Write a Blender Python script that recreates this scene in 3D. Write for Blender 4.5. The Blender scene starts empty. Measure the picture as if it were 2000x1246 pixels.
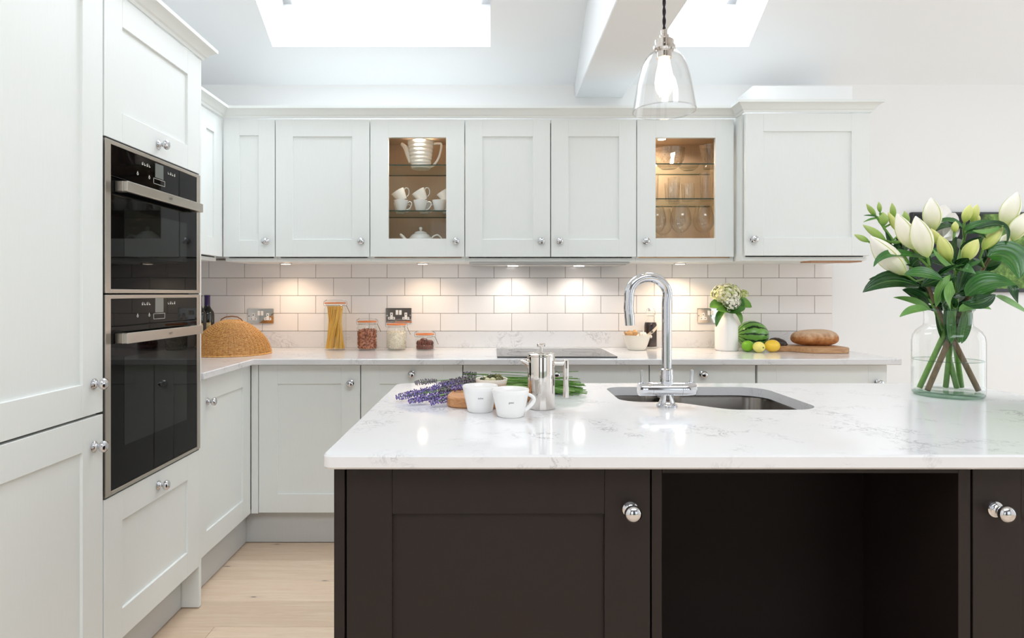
import bpy, bmesh, math, random
from mathutils import Vector, Matrix
from mathutils.geometry import tessellate_polygon
random.seed(7)
PI = math.pi
SC = bpy.context.scene
COL = SC.collection

# ------------------------------------------------------------------ camera
cam_d = bpy.data.cameras.new('camera'); cam = bpy.data.objects.new('camera', cam_d); COL.objects.link(cam)
cam.location = (0, 0, 1.22); cam.rotation_euler = (PI/2, 0, 0)
cam_d.sensor_width = 36; cam_d.lens = 22.0; cam_d.shift_x = 0.02; cam_d.shift_y = -0.025
cam_d.clip_start = 0.05
SC.camera = cam
SC.view_settings.view_transform = 'Standard'; SC.view_settings.look = 'None'
SC.view_settings.gamma = 1.0; SC.view_settings.use_curve_mapping = False
SC.view_settings.exposure = 0.23
SC.cycles.use_denoising = True
SC.cycles.use_adaptive_sampling = True; SC.cycles.adaptive_threshold = 0.05; SC.cycles.adaptive_min_samples = 16
SC.cycles.max_bounces = 8; SC.cycles.diffuse_bounces = 5; SC.cycles.glossy_bounces = 4
SC.cycles.transmission_bounces = 8; SC.cycles.transparent_max_bounces = 24
SC.cycles.sample_clamp_indirect = 6.0
SC.cycles.caustics_reflective = False; SC.cycles.caustics_refractive = False

# ------------------------------------------------------------------ daylight
W = bpy.data.worlds.new('sky'); SC.world = W; W.use_nodes = True
bg = W.node_tree.nodes['Background']
bg.inputs[0].default_value = (0.90, 0.95, 1.0, 1); bg.inputs[1].default_value = 0.9

SL_A = math.atan(0.573)                       # slope of the vaulted ceiling
SL_O = Vector((0, 3.6, 2.42)); SL_T = Vector((0, -math.cos(SL_A), math.sin(SL_A))); SL_N = Vector((0, math.sin(SL_A), math.cos(SL_A)))
def slope(x, t, n=0.0):
    p = SL_O + SL_T*t + SL_N*n
    return Vector((x, p.y, p.z))
HOLES = [(-1.18, -0.006, 0.26, 1.46), (0.80, 1.385, 0.26, 1.46)]

def area(name, loc, direction, sx, sy, power, color=(1, 1, 1), spread=None):
    d = bpy.data.lights.new(name, 'AREA'); d.shape = 'RECTANGLE'; d.size = sx; d.size_y = sy
    d.energy = power; d.color = color
    if spread: d.spread = spread
    o = bpy.data.objects.new(name, d); COL.objects.link(o); o.location = loc
    o.rotation_euler = Vector(direction).to_track_quat('-Z', 'Y').to_euler()
    return o
DAY = (0.855, 0.93, 1.0)
for k, (x0, x1, t0, t1) in enumerate(HOLES):   # daylight in the two roof windows
    c = slope((x0+x1)/2, (t0+t1)/2, 0.34)
    area('daylight_roof_window', c, -SL_N, x1-x0-0.1, t1-t0-0.1, (21, 10)[k], DAY)
area('added_rooflight_fill', (1.0, -1.45, 3.90), (0, 0, -1), 3.4, 1.7, 108, DAY)  # added rooflight behind the camera, brightens cabinet fronts and worktops
area('daylight_fill_garden_doors', (-0.3, -2.93, 1.2), (0, 1, 0), 1.2, 2.2, 5, DAY)  # left-hand door light, added to reach the aisle and lower doors
area('daylight_fill_garden_doors', (2.8, -2.93, 1.2), (0, 1, 0), 2.0, 2.2, 6, DAY)
area('side_window_fill', (4.12, 1.9, 1.25), (-1, 0, 0), 2.1, 2.4, 22, DAY)  # unseen window's light, placed to brighten the aisle and back wall

# ------------------------------------------------------------------ mesh builder
class MB:
    def __init__(s): s.v = []; s.f = []; s.tone = []
    def add(s, vs, fs, tone=0.0):
        n = len(s.v); s.v += [tuple(p) for p in vs]; s.f += [tuple(i+n for i in f) for f in fs]
        s.tone += (tone if isinstance(tone, list) else [tone]*len(vs)); return s
    def box(s, x0, x1, y0, y1, z0, z1, c=0.0):
        if c <= 0:
            vs = [(x, y, z) for x in (x0, x1) for y in (y0, y1) for z in (z0, z1)]
            return s.add(vs, [(0,1,3,2), (4,6,7,5), (0,4,5,1), (2,3,7,6), (0,2,6,4), (1,5,7,3)])
        X = (x0, x1); Y = (y0, y1); Z = (z0, z1); vs = []; idx = {}
        for i in (0, 1):
            for j in (0, 1):
                for k in (0, 1):
                    a, b, d = (1-2*i)*c, (1-2*j)*c, (1-2*k)*c
                    idx[i,j,k] = len(vs)
                    vs += [(X[i], Y[j]+b, Z[k]+d), (X[i]+a, Y[j], Z[k]+d), (X[i]+a, Y[j]+b, Z[k])]
        fs = []
        q = lambda i, j, k, a: idx[i,j,k]+a
        for i in (0, 1):
            fs.append((q(i,0,0,0), q(i,0,1,0), q(i,1,1,0), q(i,1,0,0)))
            fs.append((q(0,i,0,1), q(1,i,0,1), q(1,i,1,1), q(0,i,1,1)))
            fs.append((q(0,0,i,2), q(0,1,i,2), q(1,1,i,2), q(1,0,i,2)))
            for j in (0, 1):
                fs.append((q(i,j,0,0), q(i,j,1,0), q(i,j,1,1), q(i,j,0,1)))
                fs.append((q(i,0,j,0), q(i,1,j,0), q(i,1,j,2), q(i,0,j,2)))
                fs.append((q(0,i,j,1), q(1,i,j,1), q(1,i,j,2), q(0,i,j,2)))
                for k in (0, 1): fs.append((q(i,j,k,0), q(i,j,k,1), q(i,j,k,2)))
        return s.add(vs, fs)
    def lathe(s, prof, n=32, c=(0, 0, 0), axis='z', tone=None, squash=1.0):
        vs = []; fs = []; rows = []; tn = []
        for k, (r, z) in enumerate(prof):
            row = []
            for i in range(1 if r < 1e-6 else n):
                a = 2*PI*i/n; x, y = r*math.cos(a), r*math.sin(a)*squash
                p = (x, y, z) if axis == 'z' else ((x, -z, y) if axis == '-y' else (z, x, y))
                row.append(len(vs)); vs.append((p[0]+c[0], p[1]+c[1], p[2]+c[2])); tn.append(tone[k] if tone else 0.0)
            rows.append(row)
        for a, b in zip(rows, rows[1:]):
            if len(a) == 1 and len(b) == 1: continue
            for i in range(n):
                j = (i+1) % n
                if len(a) == 1: fs.append((a[0], b[i], b[j]))
                elif len(b) == 1: fs.append((a[i], a[j], b[0]))
                else: fs.append((a[i], a[j], b[j], b[i]))
        return s.add(vs, fs, tn)
    def tube(s, path, r, n=8, closed=False, cap=True, tone=None, flat=1.0):
        P = [Vector(p) for p in path]; m = len(P); R = r if isinstance(r, (list, tuple)) else [r]*m
        T = []
        for i in range(m):
            a = P[(i-1) % m] if (closed or i > 0) else P[i]; b = P[(i+1) % m] if (closed or i < m-1) else P[i]
            d = b-a; T.append(d.normalized() if d.length > 1e-9 else Vector((0, 0, 1)))
        u = T[0].orthogonal().normalized(); vs = []; tn = []
        for i in range(m):
            u = (u - T[i]*u.dot(T[i])); u = u.normalized() if u.length > 1e-9 else T[i].orthogonal().normalized()
            w = T[i].cross(u)
            for k in range(n):
                a = 2*PI*k/n; vs.append(P[i] + (u*math.cos(a) + w*math.sin(a)*flat)*R[i]); tn.append(tone[i] if tone else 0.0)
        fs = []
        for i in range(m if closed else m-1):
            j = (i+1) % m
            for k in range(n): fs.append((i*n+k, i*n+(k+1) % n, j*n+(k+1) % n, j*n+k))
        if cap and not closed: fs.append(tuple(range(n))[::-1]); fs.append(tuple((m-1)*n+k for k in range(n)))
        return s.add(vs, fs, tn)
    def ell(s, c, r, nu=16, nv=10, rot=None):
        vs = []; fs = []
        R = rot or Matrix.Identity(3)
        for j in range(nv+1):
            t = PI*j/nv
            for i in range(nu):
                a = 2*PI*i/nu
                p = R @ Vector((r[0]*math.sin(t)*math.cos(a), r[1]*math.sin(t)*math.sin(a), r[2]*math.cos(t)))
                vs.append((p.x+c[0], p.y+c[1], p.z+c[2]))
        for j in range(nv):
            for i in range(nu): fs.append((j*nu+i, (j+1)*nu+i, (j+1)*nu+(i+1) % nu, j*nu+(i+1) % nu))
        return s.add(vs, fs)
    def slab(s, poly, z0, z1, c=0.002, holes=()):
        """horizontal slab of a polygon (CCW), edges eased by c"""
        n = len(poly); ins = inset(poly, c); vs = []; fs = []
        for z, pl in ((z0, ins), (z0+c, poly), (z1-c, poly), (z1, ins)): vs += [(x, y, z) for x, y in pl]
        for k in range(3):
            for i in range(n): j = (i+1) % n; fs.append((k*n+i, k*n+j, (k+1)*n+j, (k+1)*n+i))
        hs = []
        for h in holes:
            b = len(vs); m = len(h); vs += [(x, y, z0) for x, y in h]; vs += [(x, y, z1) for x, y in h]
            for i in range(m): j = (i+1) % m; fs.append((b+i, b+m+i, b+m+j, b+j))
            hs.append((b, m, h))
        for top in (0, 1):
            loops = [[Vector((x, y, 0)) for x, y in ins]]; mp = [(3*n if top else 0)+i for i in range(n)]
            for b, m, h in hs: loops.append([Vector((x, y, 0)) for x, y in h]); mp += [b+(m if top else 0)+i for i in range(m)]
            for t in tessellate_polygon(loops): fs.append(tuple(mp[i] for i in t))
        return s.add(vs, fs)
    def sweep(s, prof, path, closed=False):
        """closed (u outward, w up) profile along a horizontal path (x, y, z); outward = right of travel"""
        m = len(path); k = len(prof); vs = []; fs = []
        P = [Vector((p[0], p[1])) for p in path]
        for i in range(m):
            d0 = (P[i]-P[i-1]).normalized() if i > 0 else None; d1 = (P[i+1]-P[i]).normalized() if i < m-1 else None
            nr = lambda d: Vector((d.y, -d.x))
            if d0 is None: mt = nr(d1)
            elif d1 is None: mt = nr(d0)
            else: a, b = nr(d0), nr(d1); mt = (a+b)/(1+a.dot(b))
            for u, w in prof: vs.append((P[i].x+mt.x*u, P[i].y+mt.y*u, path[i][2]+w))
        for i in range(m-1):
            for j in range(k): fs.append((i*k+j, i*k+(j+1) % k, (i+1)*k+(j+1) % k, (i+1)*k+j))
        fs.append(tuple(range(k))[::-1]); fs.append(tuple((m-1)*k+j for j in range(k)))
        return s.add(vs, fs)
    def leaf(s, base, ctrl, tip, width, nrm=(0, -0.5, 0.85), fold=0.18, n=12, sharp=1.0, twist=0.0):
        A, B, C = Vector(base), Vector(ctrl), Vector(tip); N = Vector(nrm); vs = []; fs = []; tn = []
        for i in range(n+1):
            t = i/n; p = A*(1-t)**2 + B*2*t*(1-t) + C*t*t; d = (B-A)*2*(1-t) + (C-B)*2*t
            d = d.normalized() if d.length > 1e-9 else (C-A).normalized()
            sd = d.cross(N); sd = sd.normalized() if sd.length > 1e-6 else d.orthogonal().normalized()
            if twist: sd = Matrix.Rotation(twist*t, 3, d) @ sd
            up = sd.cross(d)
            w = width*0.5*max(0.0, math.sin(PI*t**0.8))**(0.75*sharp) + (0.0008 if i in (0, n) else 0)
            for q in (-1, -0.55, 0, 0.55, 1): vs.append(p + sd*(w*q) + up*(abs(q)*w*fold*1.6 - 0.10*w*(1-q*q))); tn.append(q)
        for i in range(n):
            for q in range(4): fs.append((i*5+q, i*5+q+1, (i+1)*5+q+1, (i+1)*5+q))
        return s.add(vs, fs, tn)
    def build(s, name, mat, parent=None, smooth=35, loc=None, attr=False):
        me = bpy.data.meshes.new(name); me.from_pydata(s.v, [], s.f); me.update()
        bm = bmesh.new(); bm.from_mesh(me)
        bmesh.ops.recalc_face_normals(bm, faces=bm.faces); bm.to_mesh(me); bm.free()
        if smooth:
            me.polygons.foreach_set('use_smooth', [True]*len(me.polygons))
            if smooth < 180: me.set_sharp_from_angle(angle=math.radians(smooth))
        if attr:
            at = me.attributes.new('tone', 'FLOAT', 'POINT'); at.data.foreach_set('value', s.tone)
        if mat: me.materials.append(mat)
        return link(name, me, parent, loc)

def inset(poly, d):
    n = len(poly); out = []
    for i in range(n):
        p0, p1, p2 = Vector(poly[i-1]), Vector(poly[i]), Vector(poly[(i+1) % n])
        a = (p1-p0).normalized(); b = (p2-p1).normalized(); na, nb = Vector((-a.y, a.x)), Vector((-b.y, b.x))
        m = (na+nb)/max(0.3, 1+na.dot(nb)); out.append((p1.x+m.x*d, p1.y+m.y*d))
    return out
def link(name, me, parent=None, loc=None):
    o = bpy.data.objects.new(name, me); COL.objects.link(o)
    if parent: o.parent = parent
    if loc: o.location = loc
    return o
def tag(o, label, cat, group=None, kind=None):
    o['label'] = label; o['category'] = cat
    if group: o['group'] = group
    if kind: o['kind'] = kind
    return o
def thing(name, label, cat, loc=(0, 0, 0), rz=0.0, group=None):
    o = bpy.data.objects.new(name, None); COL.objects.link(o); o.empty_display_size = 0.05
    o.location = loc; o.rotation_euler = (0, 0, rz)
    return tag(o, label, cat, group)
def struct(o): o['kind'] = 'structure'; return o
def rrect(x0, x1, y0, y1, r, n=5):
    if not isinstance(r, (list, tuple)): r = [r]*4
    out = []
    for k, (cx, cy, a0) in enumerate(((x0, y0, PI), (x1, y0, 1.5*PI), (x1, y1, 0), (x0, y1, 0.5*PI))):
        q = r[k]; c = (cx+(q if cx == x0 else -q), cy+(q if cy == y0 else -q))
        for i in range(n+1): a = a0+0.5*PI*i/n; out.append((c[0]+q*math.cos(a), c[1]+q*math.sin(a)))
    return out
def spt(px, py, y):
    """a point of the place, read from the photograph at a known distance y from the lens"""
    return Vector(((px-960)*y/1222, y, 1.22-(py-573)*y/1222))
def arc(c, r, a0, a1, n, plane='xz', y=0):
    out = []
    for i in range(n+1):
        a = a0+(a1-a0)*i/n
        out.append((c[0]+r*math.cos(a), y, c[1]+r*math.sin(a)) if plane == 'xz' else (c[0]+r*math.cos(a), c[1]+r*math.sin(a), y))
    return out

# ------------------------------------------------------------------ materials
def srgb(r, g, b):
    f = lambda c: (c/255/12.92) if c/255 <= 0.04045 else ((c/255+0.055)/1.055)**2.4
    return (f(r), f(g), f(b), 1)
def cr(P, n=5):
    """smooth curve through points"""
    P = [Vector(p) for p in P]; out = []
    for i in range(len(P)-1):
        a, b, c, d = P[max(i-1, 0)], P[i], P[i+1], P[min(i+2, len(P)-1)]
        for k in range(n):
            t = k/n; out.append(0.5*((2*b)+(c-a)*t+(2*a-5*b+4*c-d)*t*t+(3*b-a-3*c+d)*t**3))
    return out+[P[-1]]
def crr(R, n=5):
    return [R[i]+(R[i+1]-R[i])*k/n for i in range(len(R)-1) for k in range(n)]+[R[-1]]
class N:
    def __init__(s, name):
        s.m = bpy.data.materials.new(name); s.m.use_nodes = True; s.t = s.m.node_tree; s.b = s.t.nodes['Principled BSDF']; s.out = s.t.nodes['Material Output']
    def n(s, kind, **kw):
        x = s.t.nodes.new('ShaderNode'+kind)
        for k, v in kw.items():
            if hasattr(x, k): setattr(x, k, v)
            else: x.inputs[k.replace('_', ' ')].default_value = v
        return x
    def l(s, a, b): s.t.links.new(a, b); return s
    def coord(s, scale=(1, 1, 1), which='Object', rot=(0, 0, 0)):
        c = s.n('TexCoord'); mp = s.n('Mapping'); mp.inputs['Scale'].default_value = scale; mp.inputs['Rotation'].default_value = rot
        s.l(c.outputs[which], mp.inputs['Vector']); return mp.outputs['Vector']
    def noise(s, vec, scale=5, detail=4, rough=0.5, dist=0.0):
        x = s.n('TexNoise'); x.inputs['Scale'].default_value = scale; x.inputs['Detail'].default_value = detail
        x.inputs['Roughness'].default_value = rough; x.inputs['Distortion'].default_value = dist
        if vec is not None: s.l(vec, x.inputs['Vector'])
        return x.outputs['Fac']
    def ramp(s, fac, stops):
        r = s.n('ValToRGB'); e = r.color_ramp.elements
        while len(e) < len(stops): e.new(0.5)
        for i, (p, c) in enumerate(stops): e[i].position = p; e[i].color = c if len(c) == 4 else (*c, 1)
        s.l(fac, r.inputs['Fac']); return r.outputs['Color']
    def math(s, op, a, b=None, clamp=False):
        x = s.n('Math'); x.operation = op; x.use_clamp = clamp
        for i, v in enumerate((a, b)):
            if v is None: continue
            if isinstance(v, (int, float)): x.inputs[i].default_value = v
            else: s.l(v, x.inputs[i])
        return x.outputs[0]
    def mix(s, fac, a, b, mode='MIX'):
        x = s.n('Mix'); x.data_type = 'RGBA'; x.blend_type = mode
        for sock, v in ((x.inputs[0], fac), (x.inputs[6], a), (x.inputs[7], b)):
            if isinstance(v, (int, float)): sock.default_value = v
            elif isinstance(v, tuple): sock.default_value = v
            else: s.l(v, sock)
        return x.outputs[2]
    def base(s, v):
        if isinstance(v, tuple): s.b.inputs['Base Color'].default_value = v
        else: s.l(v, s.b.inputs['Base Color'])
        return s
    def bump(s, h, strength=0.1, dist=0.002):
        x = s.n('Bump'); x.inputs['Strength'].default_value = strength; x.inputs['Distance'].default_value = dist
        s.l(h, x.inputs['Height']); s.l(x.outputs[0], s.b.inputs['Normal']); return s
    def set(s, **kw):
        for k, v in kw.items(): s.b.inputs[k.replace('_', ' ')].default_value = v
        return s
def plain(name, col, rough=0.5, metal=0.0, spec=0.5, **kw):
    k = N(name); k.base(col).set(Roughness=rough, Metallic=metal)
    k.b.inputs['Specular IOR Level'].default_value = spec
    if kw: k.set(**kw)
    return k.m
def grained(name, col, amount=0.04, scale=(60, 60, 2), rough=0.42, bump=0.05):
    k = N(name); v = k.coord(scale); f = k.noise(v, 6, 5, 0.6)
    d = tuple(c*(1-amount) for c in col[:3])+(1,)
    k.base(k.ramp(f, [(0.35, d), (0.65, col)])).set(Roughness=rough); k.bump(f, bump, 0.0008); return k.m
def emit(name, col, strength):
    k = N(name); k.base(col); k.b.inputs['Emission Color'].default_value = col; k.b.inputs['Emission Strength'].default_value = strength; return k.m
def clear(name, tint=(1, 1, 1, 1), ior=1.45, gain=1.0, rough=0.0):
    k = N(name); tr = k.n('BsdfTransparent'); tr.inputs[0].default_value = tint
    gl = k.n('BsdfGlossy'); gl.inputs['Roughness'].default_value = rough
    lw = k.n('LayerWeight'); lw.inputs['Blend'].default_value = 0.5          # thin sheet: same reflection from both sides
    f0 = ((ior-1)/(ior+1))**2
    f = k.math('ADD', k.math('MULTIPLY', k.math('POWER', lw.outputs['Facing'], 4.0), 0.75*gain), f0*gain, True)
    mx = k.n('MixShader'); k.l(f, mx.inputs[0]); k.l(tr.outputs[0], mx.inputs[1]); k.l(gl.outputs[0], mx.inputs[2]); k.l(mx.outputs[0], k.out.inputs[0]); return k.m
def quartz(name, seed=0.0, vein_k=0.55):
    k = N(name); c = k.coord((1, 1, 1)); sep = k.n('VectorMath'); sep.operation = 'ADD'; sep.inputs[1].default_value = (seed, seed*2, 0); k.l(c, sep.inputs[0]); v = sep.outputs[0]
    a = k.noise(v, 19, 6, 0.66, 1.5); line = k.math('ABSOLUTE', k.math('SUBTRACT', a, 0.5))
    vein = k.ramp(line, [(0.0, (1, 1, 1)), (0.014, (0.5, 0.5, 0.5)), (0.032, (0, 0, 0))])
    msk = k.ramp(k.noise(v, 8.0, 3, 0.5), [(0.53, (0, 0, 0)), (0.66, (1, 1, 1))])
    fine = k.ramp(k.noise(v, 70, 3, 0.7), [(0.60, (0, 0, 0)), (0.72, (1, 1, 1))])
    m2 = k.ramp(k.noise(v, 3.3, 2, 0.5), [(0.5, (0, 0, 0)), (0.7, (1, 1, 1))])
    f = k.math('MULTIPLY', vein, msk); g = k.math('MULTIPLY', k.math('MULTIPLY', fine, m2), 0.16)
    col = k.mix(k.math('MULTIPLY', f, vein_k), srgb(229, 228, 229), srgb(104, 101, 108)); col = k.mix(g, col, srgb(170, 168, 172))
    k.base(col).set(Roughness=0.09); return k.m
def wood(name, c0, c1, scale=(1.2, 14, 14), rough=0.45, knots=False, vary=0.0):
    k = N(name); v = k.coord(scale); f = k.noise(v, 3.2, 6, 0.62, 0.8); fine = k.noise(v, 18, 3, 0.6)
    col = k.ramp(k.math('ADD', k.math('MULTIPLY', f, 0.7), k.math('MULTIPLY', fine, 0.3)), [(0.32, c0), (0.66, c1)])
    if vary:
        oi = k.n('ObjectInfo'); r = k.ramp(oi.outputs['Random'], [(0, (1-vary, 1-vary*1.1, 1-vary*1.25)), (1, (1.0, 1.0, 1.0))]); col = k.mix(1.0, col, r, 'MULTIPLY')
    if knots:
        kv = k.coord((1.0, 3.2, 1)); oi2 = k.n('ObjectInfo'); ad = k.n('VectorMath'); ad.operation = 'ADD'; sc_ = k.n('VectorMath'); sc_.operation = 'SCALE'; sc_.inputs[0].default_value = (13, 29, 0)
        k.l(oi2.outputs['Random'], sc_.inputs['Scale']); k.l(kv, ad.inputs[0]); k.l(sc_.outputs[0], ad.inputs[1])
        wob = k.noise(k.coord((20, 60, 1)), 3, 3); vo = k.n('TexVoronoi'); vo.voronoi_dimensions = '2D'; vo.inputs['Scale'].default_value = 1.9; k.l(ad.outputs[0], vo.inputs['Vector'])
        dd = k.math('ADD', vo.outputs['Distance'], k.math('MULTIPLY', wob, 0.035))
        col = k.mix(k.ramp(dd, [(0.030, (0.85, 0.85, 0.85)), (0.050, (0.12, 0.12, 0.12)), (0.13, (0, 0, 0))]), col, srgb(98, 82, 68))
    k.base(col).set(Roughness=rough); k.bump(fine, 0.05, 0.0006); return k.m

CAB = grained('painted_cabinet', srgb(237, 240, 238), 0.02, rough=0.42)
CABIN = grained('cabinet_interior_oak_grey', srgb(214, 190, 166), 0.08, rough=0.5)
DARK = grained('dark_painted_cabinet', srgb(38, 30, 28), 0.05, rough=0.42)
DARK.node_tree.nodes['Principled BSDF'].inputs['Specular IOR Level'].default_value = 0.3
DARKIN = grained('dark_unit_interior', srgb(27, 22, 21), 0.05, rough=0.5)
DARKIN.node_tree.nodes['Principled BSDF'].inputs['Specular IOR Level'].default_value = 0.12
WALLM = N('white_wall_paint'); WALLM.base(srgb(242, 241, 240)).set(Roughness=0.75); WALLM.bump(WALLM.noise(WALLM.coord((1, 1, 1)), 180, 2), 0.03, 0.0005); WALLM = WALLM.m
CEILM = plain('ceiling_paint', srgb(243, 244, 245), 0.8)
GREYW = plain('far_wall_darkened', srgb(92, 87, 84), 0.8)  # unseen rear wall, colour darkened to give the chrome dark reflections
TRIMW = plain('white_trim', srgb(245, 245, 245), 0.4)
PLINTH = grained('plinth_paint', srgb(206, 207, 206), 0.02, rough=0.4)
TILEM = N('tile_glaze'); TILEM.base(TILEM.ramp(TILEM.noise(TILEM.coord((1, 1, 1)), 3, 2), [(0.3, srgb(240, 234, 231)), (0.7, srgb(245, 240, 237))])).set(Roughness=0.13); TILEM = TILEM.m
GROUT = plain('grout', srgb(140, 128, 118), 0.9)
QZ = quartz('quartz_worktop'); QZ2 = quartz('quartz_island', 3.7)
CHROME = plain('chrome', srgb(214, 215, 219), 0.04, 1.0)
NICKEL = plain('polished_nickel', srgb(226, 220, 214), 0.06, 1.0)
STEEL = N('brushed_steel'); _v = STEEL.coord((2, 2, 160)); STEEL.base(srgb(190, 183, 174)).set(Roughness=0.28, Metallic=1.0); STEEL.bump(STEEL.noise(_v, 8, 3), 0.04, 0.0003); STEEL = STEEL.m
SINKM = N('sink_steel'); _v = SINKM.coord((90, 2, 2)); SINKM.base(srgb(140, 134, 128)).set(Roughness=0.24, Metallic=1.0); SINKM.bump(SINKM.noise(_v, 6, 3), 0.05, 0.0003); SINKM = SINKM.m
BGLASS = plain('black_glass', srgb(10, 9, 9), 0.025, 0, 0.5, IOR=1.22)
BGLASS2 = plain('oven_window_glass', srgb(24, 26, 24), 0.025, 0, 0.5, IOR=1.3)
HOODS = plain('hood_steel', srgb(205, 203, 200), 0.45, 1.0)
HOBG = plain('hob_glass', srgb(26, 25, 27), 0.07, 0, 0.6)
PRINT = plain('white_print', srgb(215, 212, 205), 0.5)
GREYP = plain('display_grey', srgb(112, 116, 112), 0.15)
BLACKP = plain('black_plastic', srgb(26, 24, 24), 0.35)
INK = plain('black_ink', srgb(45, 45, 48), 0.6)
PORC = plain('porcelain', srgb(243, 241, 239), 0.12)
CREAM = plain('cream_porcelain', srgb(242, 234, 220), 0.16)
MATW = plain('matte_white_ceramic', srgb(246, 242, 238), 0.45)
GLASS = clear('clear_glass', (0.975, 0.985, 0.98, 1), 1.45, 0.9)
PANE = clear('door_pane', (0.97, 0.98, 0.975, 1), 1.3, 0.7)
SHELFG = clear('shelf_glass', (0.95, 0.975, 0.955, 1), 1.4, 0.4)
EDGEG = plain('shelf_glass_edge', srgb(58, 78, 68), 0.15)
CUTG = clear('cut_crystal', (0.95, 0.94, 0.92, 1), 1.8, 1.3)
WGLASS = clear('wine_glass', (0.97, 0.965, 0.96, 1), 1.6, 1.2)
VASEG = clear('vase_glass', (0.99, 0.995, 0.99, 1), 1.5, 1.0)
VASEB = clear('thick_green_glass', (0.62, 0.76, 0.67, 1), 1.5, 1.0)
WATER = clear('water', (0.985, 0.996, 0.985, 1), 1.33, 0.6)
WINEG = plain('dark_bottle_glass', srgb(16, 18, 14), 0.05, 0, 0.6)
OAKFLOOR = wood('oak_plank', srgb(226, 196, 168), srgb(243, 221, 198), (1.0, 16, 16), 0.48, True, 0.16)
BOARD = wood('chopping_board', srgb(170, 108, 62), srgb(214, 160, 108), (2.2, 26, 26), 0.5)
BOARD2 = wood('bread_board', srgb(168, 118, 80), srgb(208, 164, 120), (2.6, 40, 30), 0.5)
WICK = wood('wicker', srgb(172, 100, 38), srgb(240, 190, 116), (34, 34, 34), 0.45, False, 0.0)

# ================================================================== THE ROOM
XL, XR, YB, YR = -1.75, 4.2, 3.6, -3.0
fl = struct(MB().box(XL-0.1, XR+0.1, YR-0.1, YB+0.1, -0.06, -0.015).build('floor', plain('subfloor', srgb(120, 96, 72), 0.8), smooth=0))
row = 0; y = 2.86 + 4*0.19
while y > YR:
    y1 = min(y, YB); y0 = max(y-0.19, YR); x = XL - random.uniform(0.2, 1.7); first = True
    while x < XR:
        ln = random.uniform(1.7, 2.3); a, b = max(x, XL), min(x+ln, XR)
        if b-a > 0.05 and y1-y0 > 0.02:
            MB().box(a+0.0006-(a+b)/2, b-0.0006-(a+b)/2, -(y1-y0)/2+0.0006, (y1-y0)/2-0.0006, -0.015, 0.0, 0.0012).build('plank', OAKFLOOR, fl, 0, loc=((a+b)/2, (y0+y1)/2, 0))
        x += ln
    y -= 0.19
wb = struct(MB().box(XL-0.1, XR+0.1, YB, YB+0.12, -0.06, 2.9).build('wall_back', WALLM, smooth=0))
struct(MB().box(XL-0.12, XL, YR-0.1, YB, -0.06, 4.1).build('wall_left', WALLM, smooth=0))
m = MB()                                                     # side wall with the wide window opening
m.box(XR, XR+0.12, YR-0.1, 0.55, -0.06, 4.1); m.box(XR, XR+0.12, 3.25, YB, -0.06, 4.1)
m.box(XR, XR+0.12, 0.55, 3.25, -0.06, 0.15); m.box(XR, XR+0.12, 0.55, 3.25, 2.35, 4.1)
struct(m.build('wall_right', WALLM, smooth=0))
m = MB(); m.box(XL, -1.0, YR-0.12, YR, -0.06, 4.1); m.box(0.4, 1.7, YR-0.12, YR, -0.06, 2.35); m.box(3.9, XR, YR-0.12, YR, -0.06, 4.1); m.box(-1.0, 3.9, YR-0.12, YR, 2.35, 4.1)
struct(m.build('wall_rear', GREYW, smooth=0))

# vaulted ceiling: a thick slope pierced by the two roof-window shafts, then a flat part with an added rooflight
m = MB(); TE = (3.6-1.2)/math.cos(SL_A)
def sbox(x0, x1, t0, t1, n0=0.0, n1=0.42):
    vs = [slope(x, t, n) for x in (x0, x1) for t in (t0, t1) for n in (n0, n1)]
    m.add(vs, [(0,1,3,2), (4,6,7,5), (0,4,5,1), (2,3,7,6), (0,2,6,4), (1,5,7,3)])
h1, h2 = HOLES
sbox(XL-0.1, XR+0.1, -0.12, h1[2]); sbox(XL-0.1, XR+0.1, h1[3], TE)
sbox(XL-0.1, h1[0], h1[2], h1[3]); sbox(h1[1], h2[0], h1[2], h1[3]); sbox(h2[1], XR+0.1, h1[2], h1[3])
ZT = 2.42+0.573*2.4
m.box(XL-0.1, XR+0.1, -0.5, 1.2, ZT, ZT+0.4); m.box(XL-0.1, XR+0.1, YR-0.1, -2.4, ZT, ZT+0.4)
m.box(XL-0.1, -0.8, -2.4, -0.5, ZT, ZT+0.4); m.box(2.8, XR+0.1, -2.4, -0.5, ZT, ZT+0.4)
ceil = struct(m.build('ceiling', CEILM, smooth=0))
m = MB().box(0.48, 0.755, 0.3, YB, 2.346, 2.80, 0.004); struct(m.build('ceiling_beam', CEILM, smooth=0))
m = MB().box(1.407, 1.945, 3.37, YB, 2.19, 2.338, 0.002); struct(m.build('pipe_boxing', TRIMW, smooth=0))

def roof_window(name, x0, x1, t0, t1):
    r = bpy.data.objects.new(name, None); COL.objects.link(r); r.location = slope((x0+x1)/2, (t0+t1)/2, 0.40); r['kind'] = 'structure'
    o = r.location; q = MB()
    def bx(a0, a1, b0, b1, n0, n1):
        vs = [slope(x, t, n)-o for x in (a0, a1) for t in (b0, b1) for n in (n0, n1)]
        q.add(vs, [(0,1,3,2), (4,6,7,5), (0,4,5,1), (2,3,7,6), (0,2,6,4), (1,5,7,3)])
    for a in ((x0, x0+0.05, t0, t1), (x1-0.05, x1, t0, t1), (x0, x1, t0, t0+0.05), (x0, x1, t1-0.05, t1)): bx(*a, 0.36, 0.42)
    q.build('window_frame', TRIMW, r, 0)
    q = MB(); bx(x0+0.05, x1-0.05, t0+0.05, t1-0.05, 0.385, 0.391); q.build('window_pane', PANE, r, 0)
roof_window('window_1', *h1); roof_window('window_2', *h2)
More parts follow.
